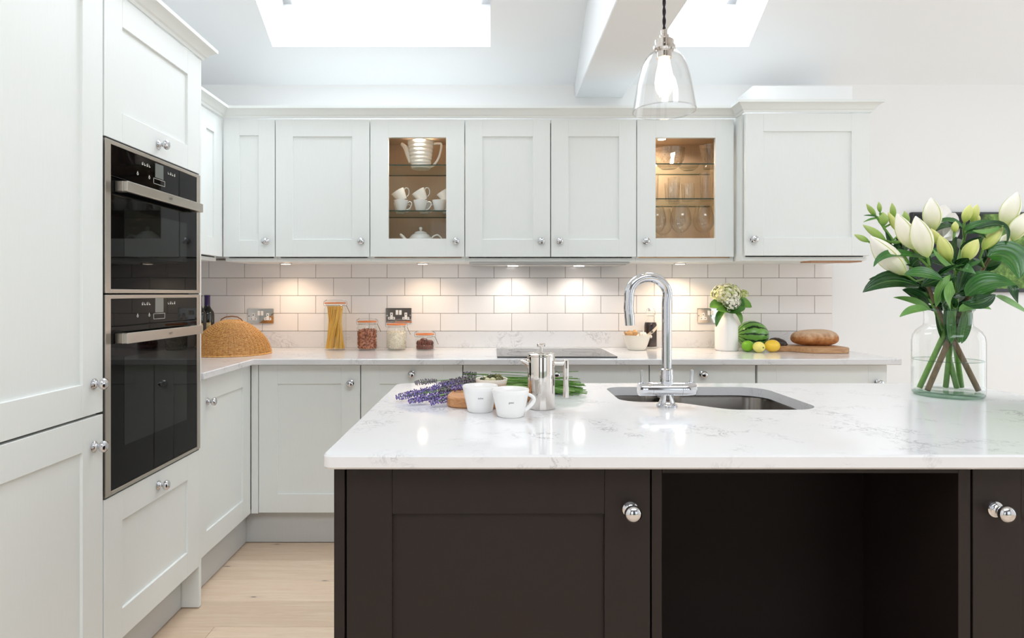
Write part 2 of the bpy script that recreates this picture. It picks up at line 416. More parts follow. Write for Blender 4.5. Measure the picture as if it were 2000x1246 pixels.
def glazed(name, axis, a0, a1, z0, z1, at, n):
    r = bpy.data.objects.new(name, None); COL.objects.link(r); r['kind'] = 'structure'
    w = (a1-a0)/n
    for k in range(n):
        q = MB(); p = MB()
        for (b0, b1, c0, c1) in ((a0+k*w, a0+k*w+0.06, z0, z1), (a0+(k+1)*w-0.06, a0+(k+1)*w, z0, z1), (a0+k*w, a0+(k+1)*w, z0, z0+0.08), (a0+k*w, a0+(k+1)*w, z1-0.06, z1)):
            q.box(b0, b1, at-0.03, at+0.03, c0, c1) if axis == 'x' else q.box(at-0.03, at+0.03, b0, b1, c0, c1)
        b0, b1 = a0+k*w+0.06, a0+(k+1)*w-0.06
        p.box(b0, b1, at-0.004, at+0.004, z0+0.08, z1-0.06) if axis == 'x' else p.box(at-0.004, at+0.004, b0, b1, z0+0.08, z1-0.06)
        fr = q.build('window_frame', plain('anthracite_frame', srgb(70, 70, 72), 0.5), r, 0); p.build('window_pane', PANE, fr, 0)
glazed('added_door', 'x', -1.0, 0.4, 0.0, 2.35, YR-0.06, 2); glazed('door_2', 'x', 1.7, 3.9, 0.0, 2.35, YR-0.06, 3)  # left door is added: lights the aisle, stripes the chrome reflections
glazed('unseen_side_window', 'y', 0.55, 3.25, 0.15, 2.35, XR+0.06, 3)  # out of view, moved along the wall for light on the aisle
r = bpy.data.objects.new('added_rooflight', None); COL.objects.link(r); r['kind'] = 'structure'  # unseen rooflight frame, added along with its fill light
q = MB()
for a in ((-0.8, -0.74, -2.4, -0.5), (2.74, 2.8, -2.4, -0.5), (-0.74, 2.74, -2.4, -2.34), (-0.74, 2.74, -0.56, -0.5)): q.box(*a, ZT+0.34, ZT+0.40)
q.build('window_frame', TRIMW, r, 0); MB().box(-0.74, 2.74, -2.34, -0.56, ZT+0.36, ZT+0.366).build('window_pane', PANE, r, 0)
tag(MB().box(-9, 14, -16, YR-0.13, -0.12, -0.05).build('lawn', grained('grass', srgb(96, 130, 60), 0.3, (30, 30, 30), 0.9), smooth=0), 'green garden lawn beyond the glazed doors', 'lawn', kind='structure'); del bpy.data.objects['lawn']['category']

# splashback tiles on the back wall, each its own piece, dark grout behind
MB().box(XL, 1.955, YB-0.006, YB, 1.003, 1.42).build('grout', GROUT, wb, 0)
TP, TH = 0.2045, 0.1018
full = None
for rr in range(4):
    z0 = 1.0035+rr*TH; off = -1.0088 + (TP/2 if rr in (0, 2) else 0.0)
    k = math.floor((XL-off)/TP); x = off+k*TP
    while x < 1.955:
        a, b = max(x+0.0011, XL), min(x+TP-0.0011, 1.955)
        if b-a > 0.012:
            ff = abs(b-a-(TP-0.0022)) < 1e-6
            if ff and full: link('tile', full, wb, loc=((a+b)/2, YB-0.006, z0))
            else:
                o = MB().box(-(b-a)/2, (b-a)/2, -0.004, 0.005, 0.0011, TH-0.0011, 0.0012).build('tile', TILEM, wb, 0, loc=((a+b)/2, YB-0.006, z0))
                if ff: full = o.data
        x += TP

# cornice mouldings, plinths
CP = [(0, 0), (0.006, 0), (0.009, 0.010), (0.016, 0.014), (0.024, 0.026), (0.036, 0.036), (0.046, 0.040), (0.046, 0.053), (0.0, 0.053)]
def cornice(name, path): return struct(MB().sweep(CP, path).build(name, CAB, smooth=25))
cornice('trim_1', [(-1.132, 1.18, 2.130), (-1.132, 2.442, 2.130), (XL+0.002, 2.442, 2.130)])
cornice('trim_2', [(-1.395, 2.50, 2.130), (-1.395, 3.252, 2.130), (1.272, 3.252, 2.130), (1.272, 3.147, 2.130), (1.906, 3.147, 2.130), (1.906, 3.598, 2.130)])
for nm, bxs in (('baseboard_back', (-1.20, 1.905, 3.06, 3.078)), ('baseboard_left', (-1.215, -1.20, 2.462, 3.078)), ('baseboard_oven', (-1.215, -1.20, 1.2, 2.418))):
    struct(MB().box(bxs[0], bxs[1], bxs[2], bxs[3], 0.004, 0.163, 0.001).build(nm, PLINTH, smooth=0))

# ================================================================== CABINETS
KP = [(0.0, 0.0), (0.0155, 0.0), (0.0155, 0.002), (0.012, 0.0035), (0.0125, 0.0055), (0.0075, 0.0075), (0.006, 0.013), (0.0085, 0.017), (0.014, 0.0205), (0.0172, 0.027), (0.0155, 0.033), (0.0090, 0.037), (0.0, 0.038)]
KNOB = None
def knob(parent, x, z, y=0.0):
    global KNOB
    if KNOB is None:
        o = MB().lathe(KP, 24, axis='-y').build('knob', CHROME, parent, 60, loc=(x, y, z)); KNOB = o.data
    else: o = link('knob', KNOB, parent, loc=(x, y, z))
    o['label'] = 'chrome round knob'; return o
def shaker(parent, x0, x1, z0, z1, kn=None, glass=False, mat=CAB, st=0.09, name='door', pmat=None):
    g = 0.0024; x0 += g; x1 -= g; z0 += g; z1 -= g; c = 0.0009; t = 0.022
    q = MB(); q.box(x0, x0+st, 0, t, z0, z1, c); q.box(x1-st, x1, 0, t, z0, z1, c)
    q.box(x0+st, x1-st, 0, t, z0, z0+st, c); q.box(x0+st, x1-st, 0, t, z1-st, z1, c)
    d = q.build(name, mat, parent, 0)
    if glass:
        MB().box(x0+st-0.004, x1-st+0.004, 0.009, 0.013, z0+st-0.004, z1-st+0.004).build('glass_pane', PANE, d, 0)
    else:
        MB().box(x0+st-0.006, x1-st+0.006, 0.008, 0.018, z0+st-0.006, z1-st+0.006).build('door_panel', pmat or mat, d, 0)
    if kn: knob(d, kn[0], kn[1])
    return d
def cabinet(name, label, loc, rz, w, h, d, fronts, mat=CAB, group=None, inner=None, floor_t=0.018, top_t=0.018, cat='cabinet'):
    t = thing(name, label, cat, loc, rz, group); s = 0.018; f = 0.034; b = 0.0005; q = MB()
    q.box(b, s, f, d, 0, h); q.box(w-s, w-b, f, d, 0, h); q.box(s, w-s, f, d, 0, floor_t); q.box(s, w-s, f, d, h-top_t, h); q.box(s, w-s, d-0.012, d, floor_t, h-top_t)
    q.build('carcass', mat, t, 0)
    if inner:
        e = 0.002; q = MB(); z0, z1 = floor_t, h-top_t
        q.box(s, s+e, f+0.001, d-0.012, z0, z1); q.box(w-s-e, w-s, f+0.001, d-0.012, z0, z1); q.box(s+e, w-s-e, f+0.001, d-0.012, z0, z0+e); q.box(s+e, w-s-e, f+0.001, d-0.012, z1-e, z1); q.box(s+e, w-s-e, d-0.014, d-0.012, z0+e, z1-e)
        q.build('lining', inner, t, 0)
    for fr in fronts: shaker(t, mat=mat, **fr)
    return t
WZ = 1.387; H = 2.130-WZ; DZ = 0.021; YF = 3.25                     # wall units: base height, height
def wallcab(label, x0, x1, fronts, glass=False, group='pale wall cabinets above the tiled splashback'):
    return cabinet('wall_cabinet', label, (x0, YF, WZ), 0, x1-x0, H, YB-YF-0.009, [dict(z0=DZ, z1=H-0.003, glass=glass, **f) for f in fronts], group=group, inner=CABIN if glass else None, top_t=0.06 if glass else 0.018)
KZ = 1.491-WZ
wallcab('narrow pale grey wall cabinet in the corner, left of the wide plain one', -1.3955, -1.124, [dict(x0=0.0, x1=0.2715, kn=(0.2245, KZ), st=0.084)])
wallcab('single-door pale grey wall cabinet between the narrow corner cabinet and the teapot cabinet', -1.124, -0.632, [dict(x0=0, x1=0.492, kn=(0.449, KZ))])
wallcab('glass-fronted pale grey wall cabinet with white jug, cups and teapot inside', -0.632, -0.139, [dict(x0=0, x1=0.493, kn=(0.448, KZ), st=0.094)], True)
wallcab('double-door pale grey wall cabinet above the black hob', -0.139, 0.754, [dict(x0=0, x1=0.446, kn=(0.397, KZ)), dict(x0=0.446, x1=0.893, kn=(0.492, KZ))])
wallcab('glass-fronted pale grey wall cabinet full of glassware, beside the pendant lamp', 0.754, 1.2686, [dict(x0=0, x1=0.507, kn=(0.046, KZ), st=0.096)], True)
pc = cabinet('wall_cabinet', 'deeper pale grey wall cabinet standing forward at the end by the lilies', (1.271, 3.145, WZ), 0, 0.635, H, 0.446, [dict(x0=0.004, x1=0.632, z0=DZ, z1=H-0.003, kn=(0.044, KZ), st=0.09)], group='pale wall cabinets above the tiled splashback')
MB().box(0.36, 0.62, 0.05, 0.16, -0.007, -0.0005).build('underside_batten', plain('bare_timber', srgb(196, 150, 116), 0.6), pc, 0)['label'] = 'bare timber batten'
cabinet('wall_cabinet', 'pale wall cabinet on the side wall, half hidden by the oven tower', (-1.397, 2.50, WZ), PI/2, 0.750, H, 0.345, [dict(x0=0, x1=0.470, z0=DZ, z1=H-0.003), dict(x0=0.472, x1=0.748, z0=DZ, z1=H-0.003, st=0.092)], group='pale wall cabinets above the tiled splashback')

# base units (back run, fronts at y = 3.01)
BZ, BH = 0.163, 0.880-0.163
def basecab(label, x0, x1, fronts):
    return cabinet('base_cabinet', label, (x0, 3.01, BZ), 0, x1-x0, BH, YB-3.01-0.001, [dict(z0=0, z1=BH-0.003, **f) for f in fronts], group='pale base cabinets under the white worktop')
basecab('pale base cabinet in the corner with a knob high on its right stile', -1.122, -0.630, [dict(x0=0.0, x1=0.492, kn=(0.445, 0.788-BZ))])
basecab('pale base cabinet with a centred top knob, behind the lavender', -0.630, -0.138, [dict(x0=0, x1=0.492, kn=(0.246, 0.832-BZ), name='drawer_front')])
basecab('wide pale base cabinet under the black hob', -0.138, 0.759, [dict(x0=0, x1=0.897, kn=(0.4485, 0.832-BZ), name='drawer_front')])
basecab('pale base cabinet with a centred top knob, behind the kitchen tap', 0.759, 1.271, [dict(x0=0, x1=0.512, kn=(0.256, 0.832-BZ), name='drawer_front')])
basecab('pale base cabinet at the free end of the back run, near the glass vase', 1.271, 1.905, [dict(x0=0.006, x1=0.634, kn=(0.585, 0.79-BZ))])
cabinet('base_cabinet', 'pale base cabinet on the side run next to the oven tower', (-1.155, 2.444, BZ), PI/2, 0.557, BH, 0.59, [dict(x0=0.0, x1=0.557, z0=0, z1=BH-0.003, kn=(0.10, 0.78-BZ))], group='pale base cabinets under the white worktop')
tag(MB().box(-1.154, -1.122, 3.004, 3.03, BZ, 0.878, 0.001).build('corner_post', CAB, smooth=0), 'narrow pale corner post between the two base runs', 'post')

# tall units on the left (fronts at x = -1.13, facing +x)
XF = -1.130
cabinet('tall_cabinet', 'tall pale larder cabinet in the left foreground with two stacked doors', (XF, 1.222, BZ), PI/2, 0.600, 2.130-BZ, 0.615,
        [dict(x0=0, x1=0.600, z0=0, z1=0.872-BZ, kn=(0.556, 0.785-BZ)), dict(x0=0, x1=0.600, z0=0.8745-BZ, z1=2.128-BZ, kn=(0.556, 0.963-BZ))])
t = thing('oven_tower', 'tall pale cabinet housing the two built-in ovens', 'cabinet', (XF, 1.824, BZ), PI/2)
q = MB(); w = 0.597; hh = 2.130-BZ; f = 0.034; d = 0.615
for a in ((0.0005, 0.016, f, d, 0, hh), (w-0.016, w-0.0005, f, d, 0, hh), (0.016, w-0.016, f, d, 0, 0.018), (0.016, w-0.016, f, d, hh-0.018, hh), (0.016, w-0.016, d-0.012, d, 0.018, hh-0.018), (0.016, w-0.016, f, d-0.013, 0.598-BZ, 0.616-BZ), (0.016, w-0.016, f, d-0.013, 1.678-BZ, 1.696-BZ)): q.box(*a)
q.build('carcass', CAB, t, 0)
shaker(t, 0, w, 0, 0.618-BZ, kn=(w/2, 0.570-BZ), name='drawer_front')
shaker(t, 0, w, 1.679-BZ, 2.128-BZ, kn=(w/2, 1.724-BZ))
tag(MB().box(-1.745, -1.132, 2.422, 2.441, 0.004, 2.130, 0.001).build('end_panel', CAB, smooth=0), 'pale side panel closing the oven tower down to the floor', 'panel')

def text_geo(txt, size):
    cu = bpy.data.curves.new('lettering', 'FONT'); cu.body = txt; cu.size = size; cu.align_x = 'CENTER'; cu.resolution_u = 2
    o = bpy.data.objects.new('lettering', cu); COL.objects.link(o)
    dg = bpy.context.evaluated_depsgraph_get(); me = bpy.data.meshes.new_from_object(o.evaluated_get(dg))
    vs = [v.co.copy() for v in me.vertices]; fs = [tuple(p.vertices) for p in me.polygons]
    bpy.data.objects.remove(o); bpy.data.meshes.remove(me); bpy.data.curves.remove(cu)
    return vs, fs

def oven(label, z, h, ctrl, hz, wz0, wz1):
    """built-in oven, front at local y=0, width .595, mark heights are absolute"""
    t = thing('oven', label, 'oven', (XF, 1.825, z), PI/2, 'built-in ovens'); w = 0.595; e = 0.027
    q = MB(); q.box(0.0, e, -0.004, 0.02, 0.001, h-0.001, 0.001); q.box(w-e, w, -0.004, 0.02, 0.001, h-0.001, 0.001)
    q.box(e, w-e, -0.004, 0.02, h-0.013, h-0.001, 0.001); q.box(e, w-e, -0.004, 0.02, 0.001, 0.013, 0.001)
    q.build('steel_frame', STEEL, t, 0)
    MB().box(0.02, w-0.02, 0.0215, 0.52, 0.003, h-0.003).build('oven_body', BLACKP, t, 0)
    cp = MB().box(e, w-e, -0.003, 0.018, ctrl-z+0.003, h-0.013, 0.001).build('control_panel', BGLASS, t, 0)
    dr = MB().box(e, w-e, -0.003, 0.018, 0.014, ctrl-z, 0.001).build('oven_door', BGLASS, t, 0)
    MB().box(0.094, 0.489, -0.0036, -0.0029, wz0-z, wz1-z).build('door_window', BGLASS2, dr, 0)
    cz = (ctrl-z+h)/2
    MB().box(w/2-0.026, w/2+0.026, -0.0038, -0.0029, cz-0.012, cz+0.036).build('display', GREYP, cp, 0)
    q = MB()
    for (a0, a1, b0, b1) in ((w/2-0.036, w/2+0.036, cz-0.034, cz-0.0328), (w/2-0.036, w/2+0.036, cz-0.0165, cz-0.0153), (w/2-0.036, w/2-0.0348, cz-0.034, cz-0.0153), (w/2+0.0348, w/2+0.036, cz-0.034, cz-0.0153)): q.box(a0, a1, -0.0038, -0.0029, b0, b1)
    for sx in (-1, 1):
        for k in range(4):
            a = w/2+sx*(0.06+k*0.014); q.box(a-0.0035, a+0.0035, -0.0036, -0.0029, cz+0.014, cz+0.017); q.box(a-0.0035, a-0.0022, -0.0036, -0.0029, cz+0.017, cz+0.022)
            if k % 2: q.box(a+0.0015, a+0.0032, -0.0036, -0.0029, cz+0.017, cz+0.024)
    for a in (w/2-0.062, w/2-0.13):
        q.lathe([(0.0045, 0.0), (0.0045, 0.0008), (0.0028, 0.0008), (0.0028, 0.0)], 14, (a, -0.003, cz-0.02), '-y'); q.box(a-0.0012, a+0.0012, -0.0036, -0.0029, cz-0.0185, cz-0.012)
    q.build('panel_symbols', PRINT, cp, 0)['kind'] = 'stuff'
    hd = MB(); z0, z1 = hz-0.016-z, hz+0.016-z
    hd.box(0.045, 0.537, -0.042, -0.028, z0, z1, 0.0015); hd.box(0.045, 0.068, -0.0285, -0.003, z0, z1, 0.0015); hd.box(0.514, 0.537, -0.0285, -0.003, z0, z1, 0.0015)
    ho = hd.build('handle', STEEL, dr, 0)
    vs, fs = text_geo('NEFF', 0.011); MB().add([(v.x+w/2, -0.0423, v.y+hz-z-0.004) for v in vs], fs).build('lettering', BLACKP, ho, 0)
    return t
oven('compact black glass oven, the upper of the two in the tower', 1.2195, 0.4565, 1.566, 1.541, 1.335, 1.479)
oven('tall black glass oven, the lower of the two in the tower', 0.6205, 0.5965, 1.119, 1.085, 0.754, 1.026)

# ================================================================== WORKTOP, UPSTAND, HOB, HOOD
tag(MB().slab([(XL+0.001, 2.443), (-1.124, 2.443), (-1.124, 2.952), (1.935, 2.952), (1.935, 3.599), (XL+0.001, 3.599)], 0.882, 0.91, 0.003).build('worktop', QZ, smooth=25), 'white speckled quartz worktop running along the back wall and corner', 'worktop')
tag(MB().box(XL+0.001, 1.935, 3.579, 3.5995, 0.9105, 1.0025, 0.001).build('upstand', QZ, smooth=0), 'low white quartz upstand below the splashback tiles', 'upstand')
t = thing('hob', 'flat black glass induction hob set on the white worktop', 'hob', (0.317, 3.24, 0.9102))
MB().slab(rrect(-0.29, 0.29, -0.23, 0.225, 0.006, 3), 0.0, 0.006, 0.001).build('glass_top', HOBG, t, 0)
for (x, y, r) in ((-0.15, -0.1, 0.09), (-0.15, 0.11, 0.075), (0.15, -0.1, 0.075), (0.15, 0.11, 0.09)):
    MB().lathe([(r, 0.006), (r, 0.0064), (r-0.0015, 0.0064), (r-0.0015, 0.006)], 48, (x, y, 0)).build('cooking_zone', GREYP, t, 0)
HOODW = (1.0, 0.93, 0.84); WARM = (1.0, 0.74, 0.50)
def lamp(parent, loc, power, color, spread=2.4, size=0.045):
    d = bpy.data.lights.new('lamp_glow', 'AREA'); d.shape = 'DISK'; d.size = size; d.energy = power; d.color = color; d.spread = spread
    o = bpy.data.objects.new('lamp_glow', d); COL.objects.link(o); o.parent = parent; o.location = loc; return o
LENSW = emit('warm_lens', (1.0, 0.86, 0.70, 1), 14); LENSH = emit('hood_lens', (1.0, 0.95, 0.88, 1), 20)
t = thing('extractor_hood', 'slim steel extractor hood under the double wall cabinet', 'extractor hood', (0.3075, 3.43, WZ-0.016))
q = MB(); q.box(-0.425, 0.425, -0.115, 0.145, 0.006, 0.0155, 0.001); q.build('canopy', HOODS, t, 0)
MB().box(-0.41, 0.41, -0.09, 0.12, 0.001, 0.0058).build('filter_panel', HOODS, t, 0)
for x in (-0.19, 0.175):
    MB().lathe([(0, -0.001), (0.028, -0.001), (0.028, 0.0008), (0, 0.0008)], 24, (x, 0.02, 0.0)).build('lamp_lens', LENSH, t, 0); lamp(t, (x, 0.02, -0.004), 0.6, HOODW)
for x, p in ((-1.124, 0.7), (-0.376, 0.6), (1.03, 1.4)):
    t = thing('cabinet_downlight', {-1.124: 'small round downlight under the corner wall cabinets above the chrome socket', -0.376: 'small round downlight under the teapot wall cabinet', 1.03: 'small round downlight under the glassware wall cabinet'}[x], 'light', (x, 3.42, WZ-0.008), 0, 'downlights under the wall cabinets')
    MB().lathe([(0.034, 0.0075), (0.034, 0.001), (0.026, 0.0), (0.026, 0.0075)], 28).build('rim', NICKEL, t, 40)
    MB().lathe([(0, 0.001), (0.0255, 0.001), (0.0255, 0.0035), (0, 0.0035)], 24).build('lens', LENSW, t, 40); lamp(t, (0, 0, -0.004), p, WARM)

# ================================================================== ISLAND
IY = 1.235
outer = rrect(-0.327, 1.625, 1.199, 2.165, [0.022, 0.05, 0.09, 0.045], 6)
def cut():
    p = rrect(0.372, 0.890, 1.668, 2.075, [0.0, 0.075, 0.085, 0.06], 6)
    p = [a for a in p[6:]]          # replace the front-left corner by the stepped tap bay
    front = [(0.372, 1.845)]
    for i in range(1, 7): a = PI+0.5*PI*i/6; front.append((0.447+0.075*math.cos(a), 1.845+0.06*math.sin(a)))
    for i in range(0, 9):
        u = i/8; sm = u*u*(3-2*u); front.append((0.50+0.16*u, 1.785-0.117*sm))
    return front + p[1:]
sink_cut = cut()
tag(MB().slab(outer, 0.882, 0.91, 0.004, [sink_cut]).build('island_worktop', QZ2, smooth=25), 'thick white speckled quartz top of the dark island with a sink cut-out', 'worktop')
t = thing('sink', 'undermounted steel sink with one small and one large bowl in the island', 'sink', (0.63, 1.87, 0.70))
def off(poly, d): return [(x-0.63, y-1.87) for x, y in inset(poly, -d)]
def bowl(parent, poly, depth, name):
    n = len(poly); vs = []; fs = []; c = (sum(p[0] for p in poly)/n, sum(p[1] for p in poly)/n)
    for k, (sc, z) in enumerate(((1.0, 0.1805), (0.985, 0.17), (0.965, 0.1805-depth+0.03), (0.93, 0.1805-depth+0.008), (0.86, 0.1805-depth))):
        vs += [(c[0]+(x-c[0])*sc, c[1]+(y-c[1])*sc, z) for x, y in poly]
    for k in range(4):
        for i in range(n): j = (i+1) % n; fs.append((k*n+i, k*n+j, (k+1)*n+j, (k+1)*n+i))
    fs.append(tuple(4*n+i for i in range(n)))
    b = MB().add(vs, fs).build(name, SINKM, parent, 50)
    MB().lathe([(0.0, 0.0), (0.028, 0.0), (0.032, 0.002), (0.036, 0.002), (0.038, 0.0)], 24, (c[0], c[1], 0.182-depth)).build('drain', CHROME, b, 40)
bowl(t, [(x-0.63, y-1.87) for x, y in rrect(0.362, 0.545, 1.775, 2.085, 0.05, 5)], 0.12, 'small_bowl')
bowl(t, [(x-0.63, y-1.87) for x, y in rrect(0.565, 0.90, 1.658, 2.085, 0.07, 6)], 0.17, 'large_bowl')
MB().box(0.546-0.63, 0.564-0.63, 1.80-1.87, 2.07-1.87, 0.165, 0.1805, 0.002).build('divider', SINKM, t, 0)

IG = 'dark island units'
tag(MB().box(-0.311, -0.290, IY, 2.12, 0.0, 0.881, 0.0008).build('island_end_panel', DARK, smooth=0), 'dark brown panel closing the left end of the island', 'panel')
ZB = 0.12; IH = 0.881-ZB
cabinet('island_cabinet', 'dark brown island cabinet with shaker door and chrome knob, left of the open unit', (-0.2885, IY, ZB), 0, 0.604, IH, 0.58, [dict(x0=0, x1=0.604, z0=0, z1=IH-0.004, kn=(0.562, 0.794-ZB))], DARK, IG)
t = thing('island_open_unit', 'open dark brown island unit with an empty recess', 'cabinet', (0.3165, IY, ZB), 0, IG); w = 0.629
for a, b in ((0.0, 0.020), (w-0.024, w)): MB().box(a, b, 0.0, 0.335, 0, IH, 0.0008).build('side_panel', DARK, t, 0)
MB().box(0.0205, w-0.0245, 0.0, 0.022, IH-0.016, IH, 0.0008).build('top_rail', DARK, t, 0)
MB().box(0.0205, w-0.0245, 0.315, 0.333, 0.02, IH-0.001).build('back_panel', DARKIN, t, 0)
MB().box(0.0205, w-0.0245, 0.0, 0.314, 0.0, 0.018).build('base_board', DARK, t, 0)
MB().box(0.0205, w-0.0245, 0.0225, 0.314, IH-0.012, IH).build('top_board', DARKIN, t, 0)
cabinet('island_cabinet', 'dark brown island cabinet at the right frame edge with a chrome knob', (0.947, IY, ZB), 0, 0.600, IH, 0.40, [dict(x0=0.001, x1=0.600, z0=0, z1=IH-0.004, kn=(0.047, 0.794-ZB), st=0.095)], DARK, IG)
tag(MB().box(-0.289, 1.56, 2.10, 2.12, 0.0, 0.881, 0.0008).build('island_back_panel', DARK, smooth=0), 'dark brown panel along the far side of the island', 'panel')
tag(MB().box(1.549, 1.57, IY, 2.099, 0.0, 0.881, 0.0008).build('island_end_panel', DARK, smooth=0), 'dark brown panel closing the right end of the island', 'panel')
tag(MB().box(-0.288, 1.547, 1.29, 1.31, 0.0, 0.119).build('island_plinth', DARK, smooth=0), 'dark recessed plinth under the island cabinets', 'plinth')

# ================================================================== TELEVISION, SOCKETS
t = thing('television', 'flat black television on the white wall behind the lilies', 'television', (2.81, 3.57, 1.226))
MB().box(-0.41, 0.41, 0.0, 0.026, 0.0, 0.458, 0.002).build('casing', BLACKP, t, 0)
k = N('screen_garden_reflection'); cc = k.n('TexCoord'); sx = k.n('SeparateXYZ'); k.l(cc.outputs['Object'], sx.inputs[0])
nz = k.noise(k.coord((1, 1, 1)), 28, 6, 0.7); gcol = k.ramp(nz, [(0.3, srgb(34, 52, 18)), (0.55, srgb(96, 132, 52)), (0.75, srgb(168, 190, 110))])
edge = k.math('ADD', sx.outputs[0], k.math('MULTIPLY', k.noise(k.coord((1, 1, 1)), 6, 2), 0.2)); f = k.ramp(edge, [(0.06, (0, 0, 0)), (0.14, (1, 1, 1))])
refl = k.mix(f, srgb(14, 12, 12), gcol); k.base((0.01, 0.01, 0.01, 1)).set(Roughness=0.08); k.l(refl, k.b.inputs['Emission Color']); k.b.inputs['Emission Strength'].default_value = 0.9; k.b.inputs['Specular IOR Level'].default_value = 0.15  # garden reflection put into the screen as glowing green and dark colour
MB().box(-0.395, 0.395, -0.0015, 0.0, 0.022, 0.446).build('screen', k.m, t, 0)
def socket(label, x, z):
    t = thing('wall_socket', label, 'socket', (x, 3.5898, z), 0, 'double sockets on the splashback')
    MB().box(-0.074, 0.074, -0.005, 0.0, -0.0425, 0.0425, 0.0012).build('face_plate', NICKEL, t, 0)
    for sx in (-1, 1):
        x0 = sx*0.041; o = MB()
        o.box(x0-0.020, x0+0.020, -0.0062, -0.005, -0.024, -0.009, 0.0005); o.box(x0-0.0075, x0+0.0075, -0.0062, -0.005, -0.0095, 0.016, 0.0005)
        o = o.build('pin_insert', PORC, t, 0)
        p = MB(); p.box(x0-0.002, x0+0.002, -0.0066, -0.0055, 0.002, 0.010)
        for s2 in (-1, 1): p.box(x0+s2*0.011-0.003, x0+s2*0.011+0.003, -0.0066, -0.0055, -0.018, -0.014)
        p.build('pin_holes', BLACKP, o, 0)
        MB().box(sx*0.0095-0.0075, sx*0.0095+0.0075, -0.0085, -0.005, 0.003, 0.030, 0.001).build('switch', PORC, t, 0)
        MB().lathe([(0, 0.0015), (0.0035, 0.001), (0.0035, 0)], 12, (sx*0.066, -0.005, 0.0), '-y').build('screw', CHROME, t, 0)
socket('chrome double socket above the wicker food cover', -1.323, 1.090)
socket('chrome double socket above the jar of white grains', -0.532, 1.094)
socket('chrome double socket half hidden behind the hydrangea', 1.254, 1.092)

# ================================================================== KITCHEN TAP
t = thing('kitchen_tap', 'tall chrome swan-neck kitchen tap with two lever handles on the island', 'tap', (0.482, 1.722, 0.9102))
MB().lathe([(0, 0), (0.028, 0), (0.028, 0.004), (0.023, 0.007), (0.021, 0.012), (0.016, 0.024), (0.014, 0.036), (0, 0.036)], 28).build('base', CHROME, t, 40)
b = MB(); b.lathe([(0, -0.078), (0.0175, -0.078), (0.019, -0.076), (0.019, -0.0405), (0.0182, -0.040), (0.019, -0.0395), (0.019, 0.0395), (0.0182, 0.040), (0.019, 0.0405), (0.019, 0.076), (0.0175, 0.078), (0, 0.078)], 28, (0, 0, 0.047), 'x')
b.build('valve_body', CHROME, t, 40)
MB().lathe([(0.017, 0.055), (0.018, 0.062), (0.0185, 0.085), (0.0175, 0.0875), (0.0175, 0.101), (0.0145, 0.104)], 24).build('collar', CHROME, t, 40)
R = 0.053; zc = 0.305; pth = [(0, 0, 0.09), (0, 0, 0.16), (0, 0, 0.23), (0, 0, zc-0.02)]
pth += [(-R+R*math.cos(a)*1.04, -0.01*(1-math.cos(a)), zc+R*0.93*math.sin(a)) for a in [PI*i/16*1.04 for i in range(0, 17)]]
pth += [(-2*R-0.004, -0.022, zc-0.035), (-2*R-0.001, -0.022, zc-0.06)]
MB().tube(pth, [0.0135]*(len(pth)-2)+[0.0133, 0.0133], 20).build('spout', CHROME, t, 60)
MB().tube([(-2*R-0.002, -0.022, zc-0.052), (-2*R, -0.022, zc-0.082)], [0.0138, 0.0132], 20).build('nozzle', CHROME, t, 60)
for s in (-1, 1):
    MB().tube([(s*0.066, 0, 0.060), (s*0.068, 0, 0.072), (s*0.069, 0, 0.10)], [0.0055, 0.004, 0.0042], 12).build('lever', CHROME, t, 60)

# ================================================================== PENDANT LAMP
def glow_glass(name, col, strength):
    k = N(name); tr = k.n('BsdfTransparent'); em = k.n('Emission'); em.inputs[0].default_value = col; em.inputs[1].default_value = strength
    mx = k.n('MixShader'); mx.inputs[0].default_value = 0.42; k.l(tr.outputs[0], mx.inputs[1]); k.l(em.outputs[0], mx.inputs[2]); k.l(mx.outputs[0], k.out.inputs[0]); return k.m
PX, PY, PZ = 0.469, 1.70, 1.714
t = thing('pendant_lamp', 'clear glass bell pendant lamp with glowing filament bulb above the island', 'lamp', (PX, PY, PZ))
sp = [(0.085, 0.0), (0.0825, 0.012), (0.0785, 0.035), (0.0735, 0.065), (0.0675, 0.095), (0.060, 0.122), (0.051, 0.142), (0.039, 0.156), (0.026, 0.163), (0.020, 0.165)]
MB().lathe(sp + [(r-0.002, z-0.0005) for r, z in sp[::-1]], 48).build('shade', clear('lamp_shade_glass', (0.985, 0.98, 0.975, 1), 1.5, 1.1), t, 60)
MB().tube(arc((0, 0), 0.084, 0, 2*PI, 47, 'xy', 0.001)[:-1], 0.0017, 6, True).build('shade_rim', clear('rim_glass', (0.9, 0.9, 0.9, 1), 1.7, 1.5), t, 60)
MB().lathe([(0, 0.145), (0.020, 0.145), (0.020, 0.160), (0.027, 0.1655), (0.030, 0.168), (0.030, 0.176), (0.0255, 0.178), (0.0255, 0.192), (0.022, 0.195), (0.013, 0.199), (0.013, 0.206), (0.009, 0.209), (0.009, 0.220), (0.004, 0.224), (0, 0.224)], 32).build('lamp_holder', NICKEL, t, 40)
for s in (0, PI):
    top = 2.42+0.573*(3.6-PY)-PZ; pt = [(0.0022*math.cos(k*0.8+s), 0.0022*math.sin(k*0.8+s), 0.222+(top-0.222)*k/240) for k in range(241)]
    MB().tube(pt, 0.0026, 6).build('twisted_cord', plain('braided_flex', srgb(38, 30, 40), 0.8), t, 60)
bl = MB().lathe([(0, 0.040), (0.009, 0.042), (0.018, 0.050), (0.0235, 0.064), (0.025, 0.080), (0.0225, 0.102), (0.0175, 0.125), (0.0145, 0.146), (0, 0.146)], 28).build('bulb', glow_glass('glowing_bulb_glass', (1.0, 0.86, 0.66, 1), 2.6), t, 60)
fm = MB()
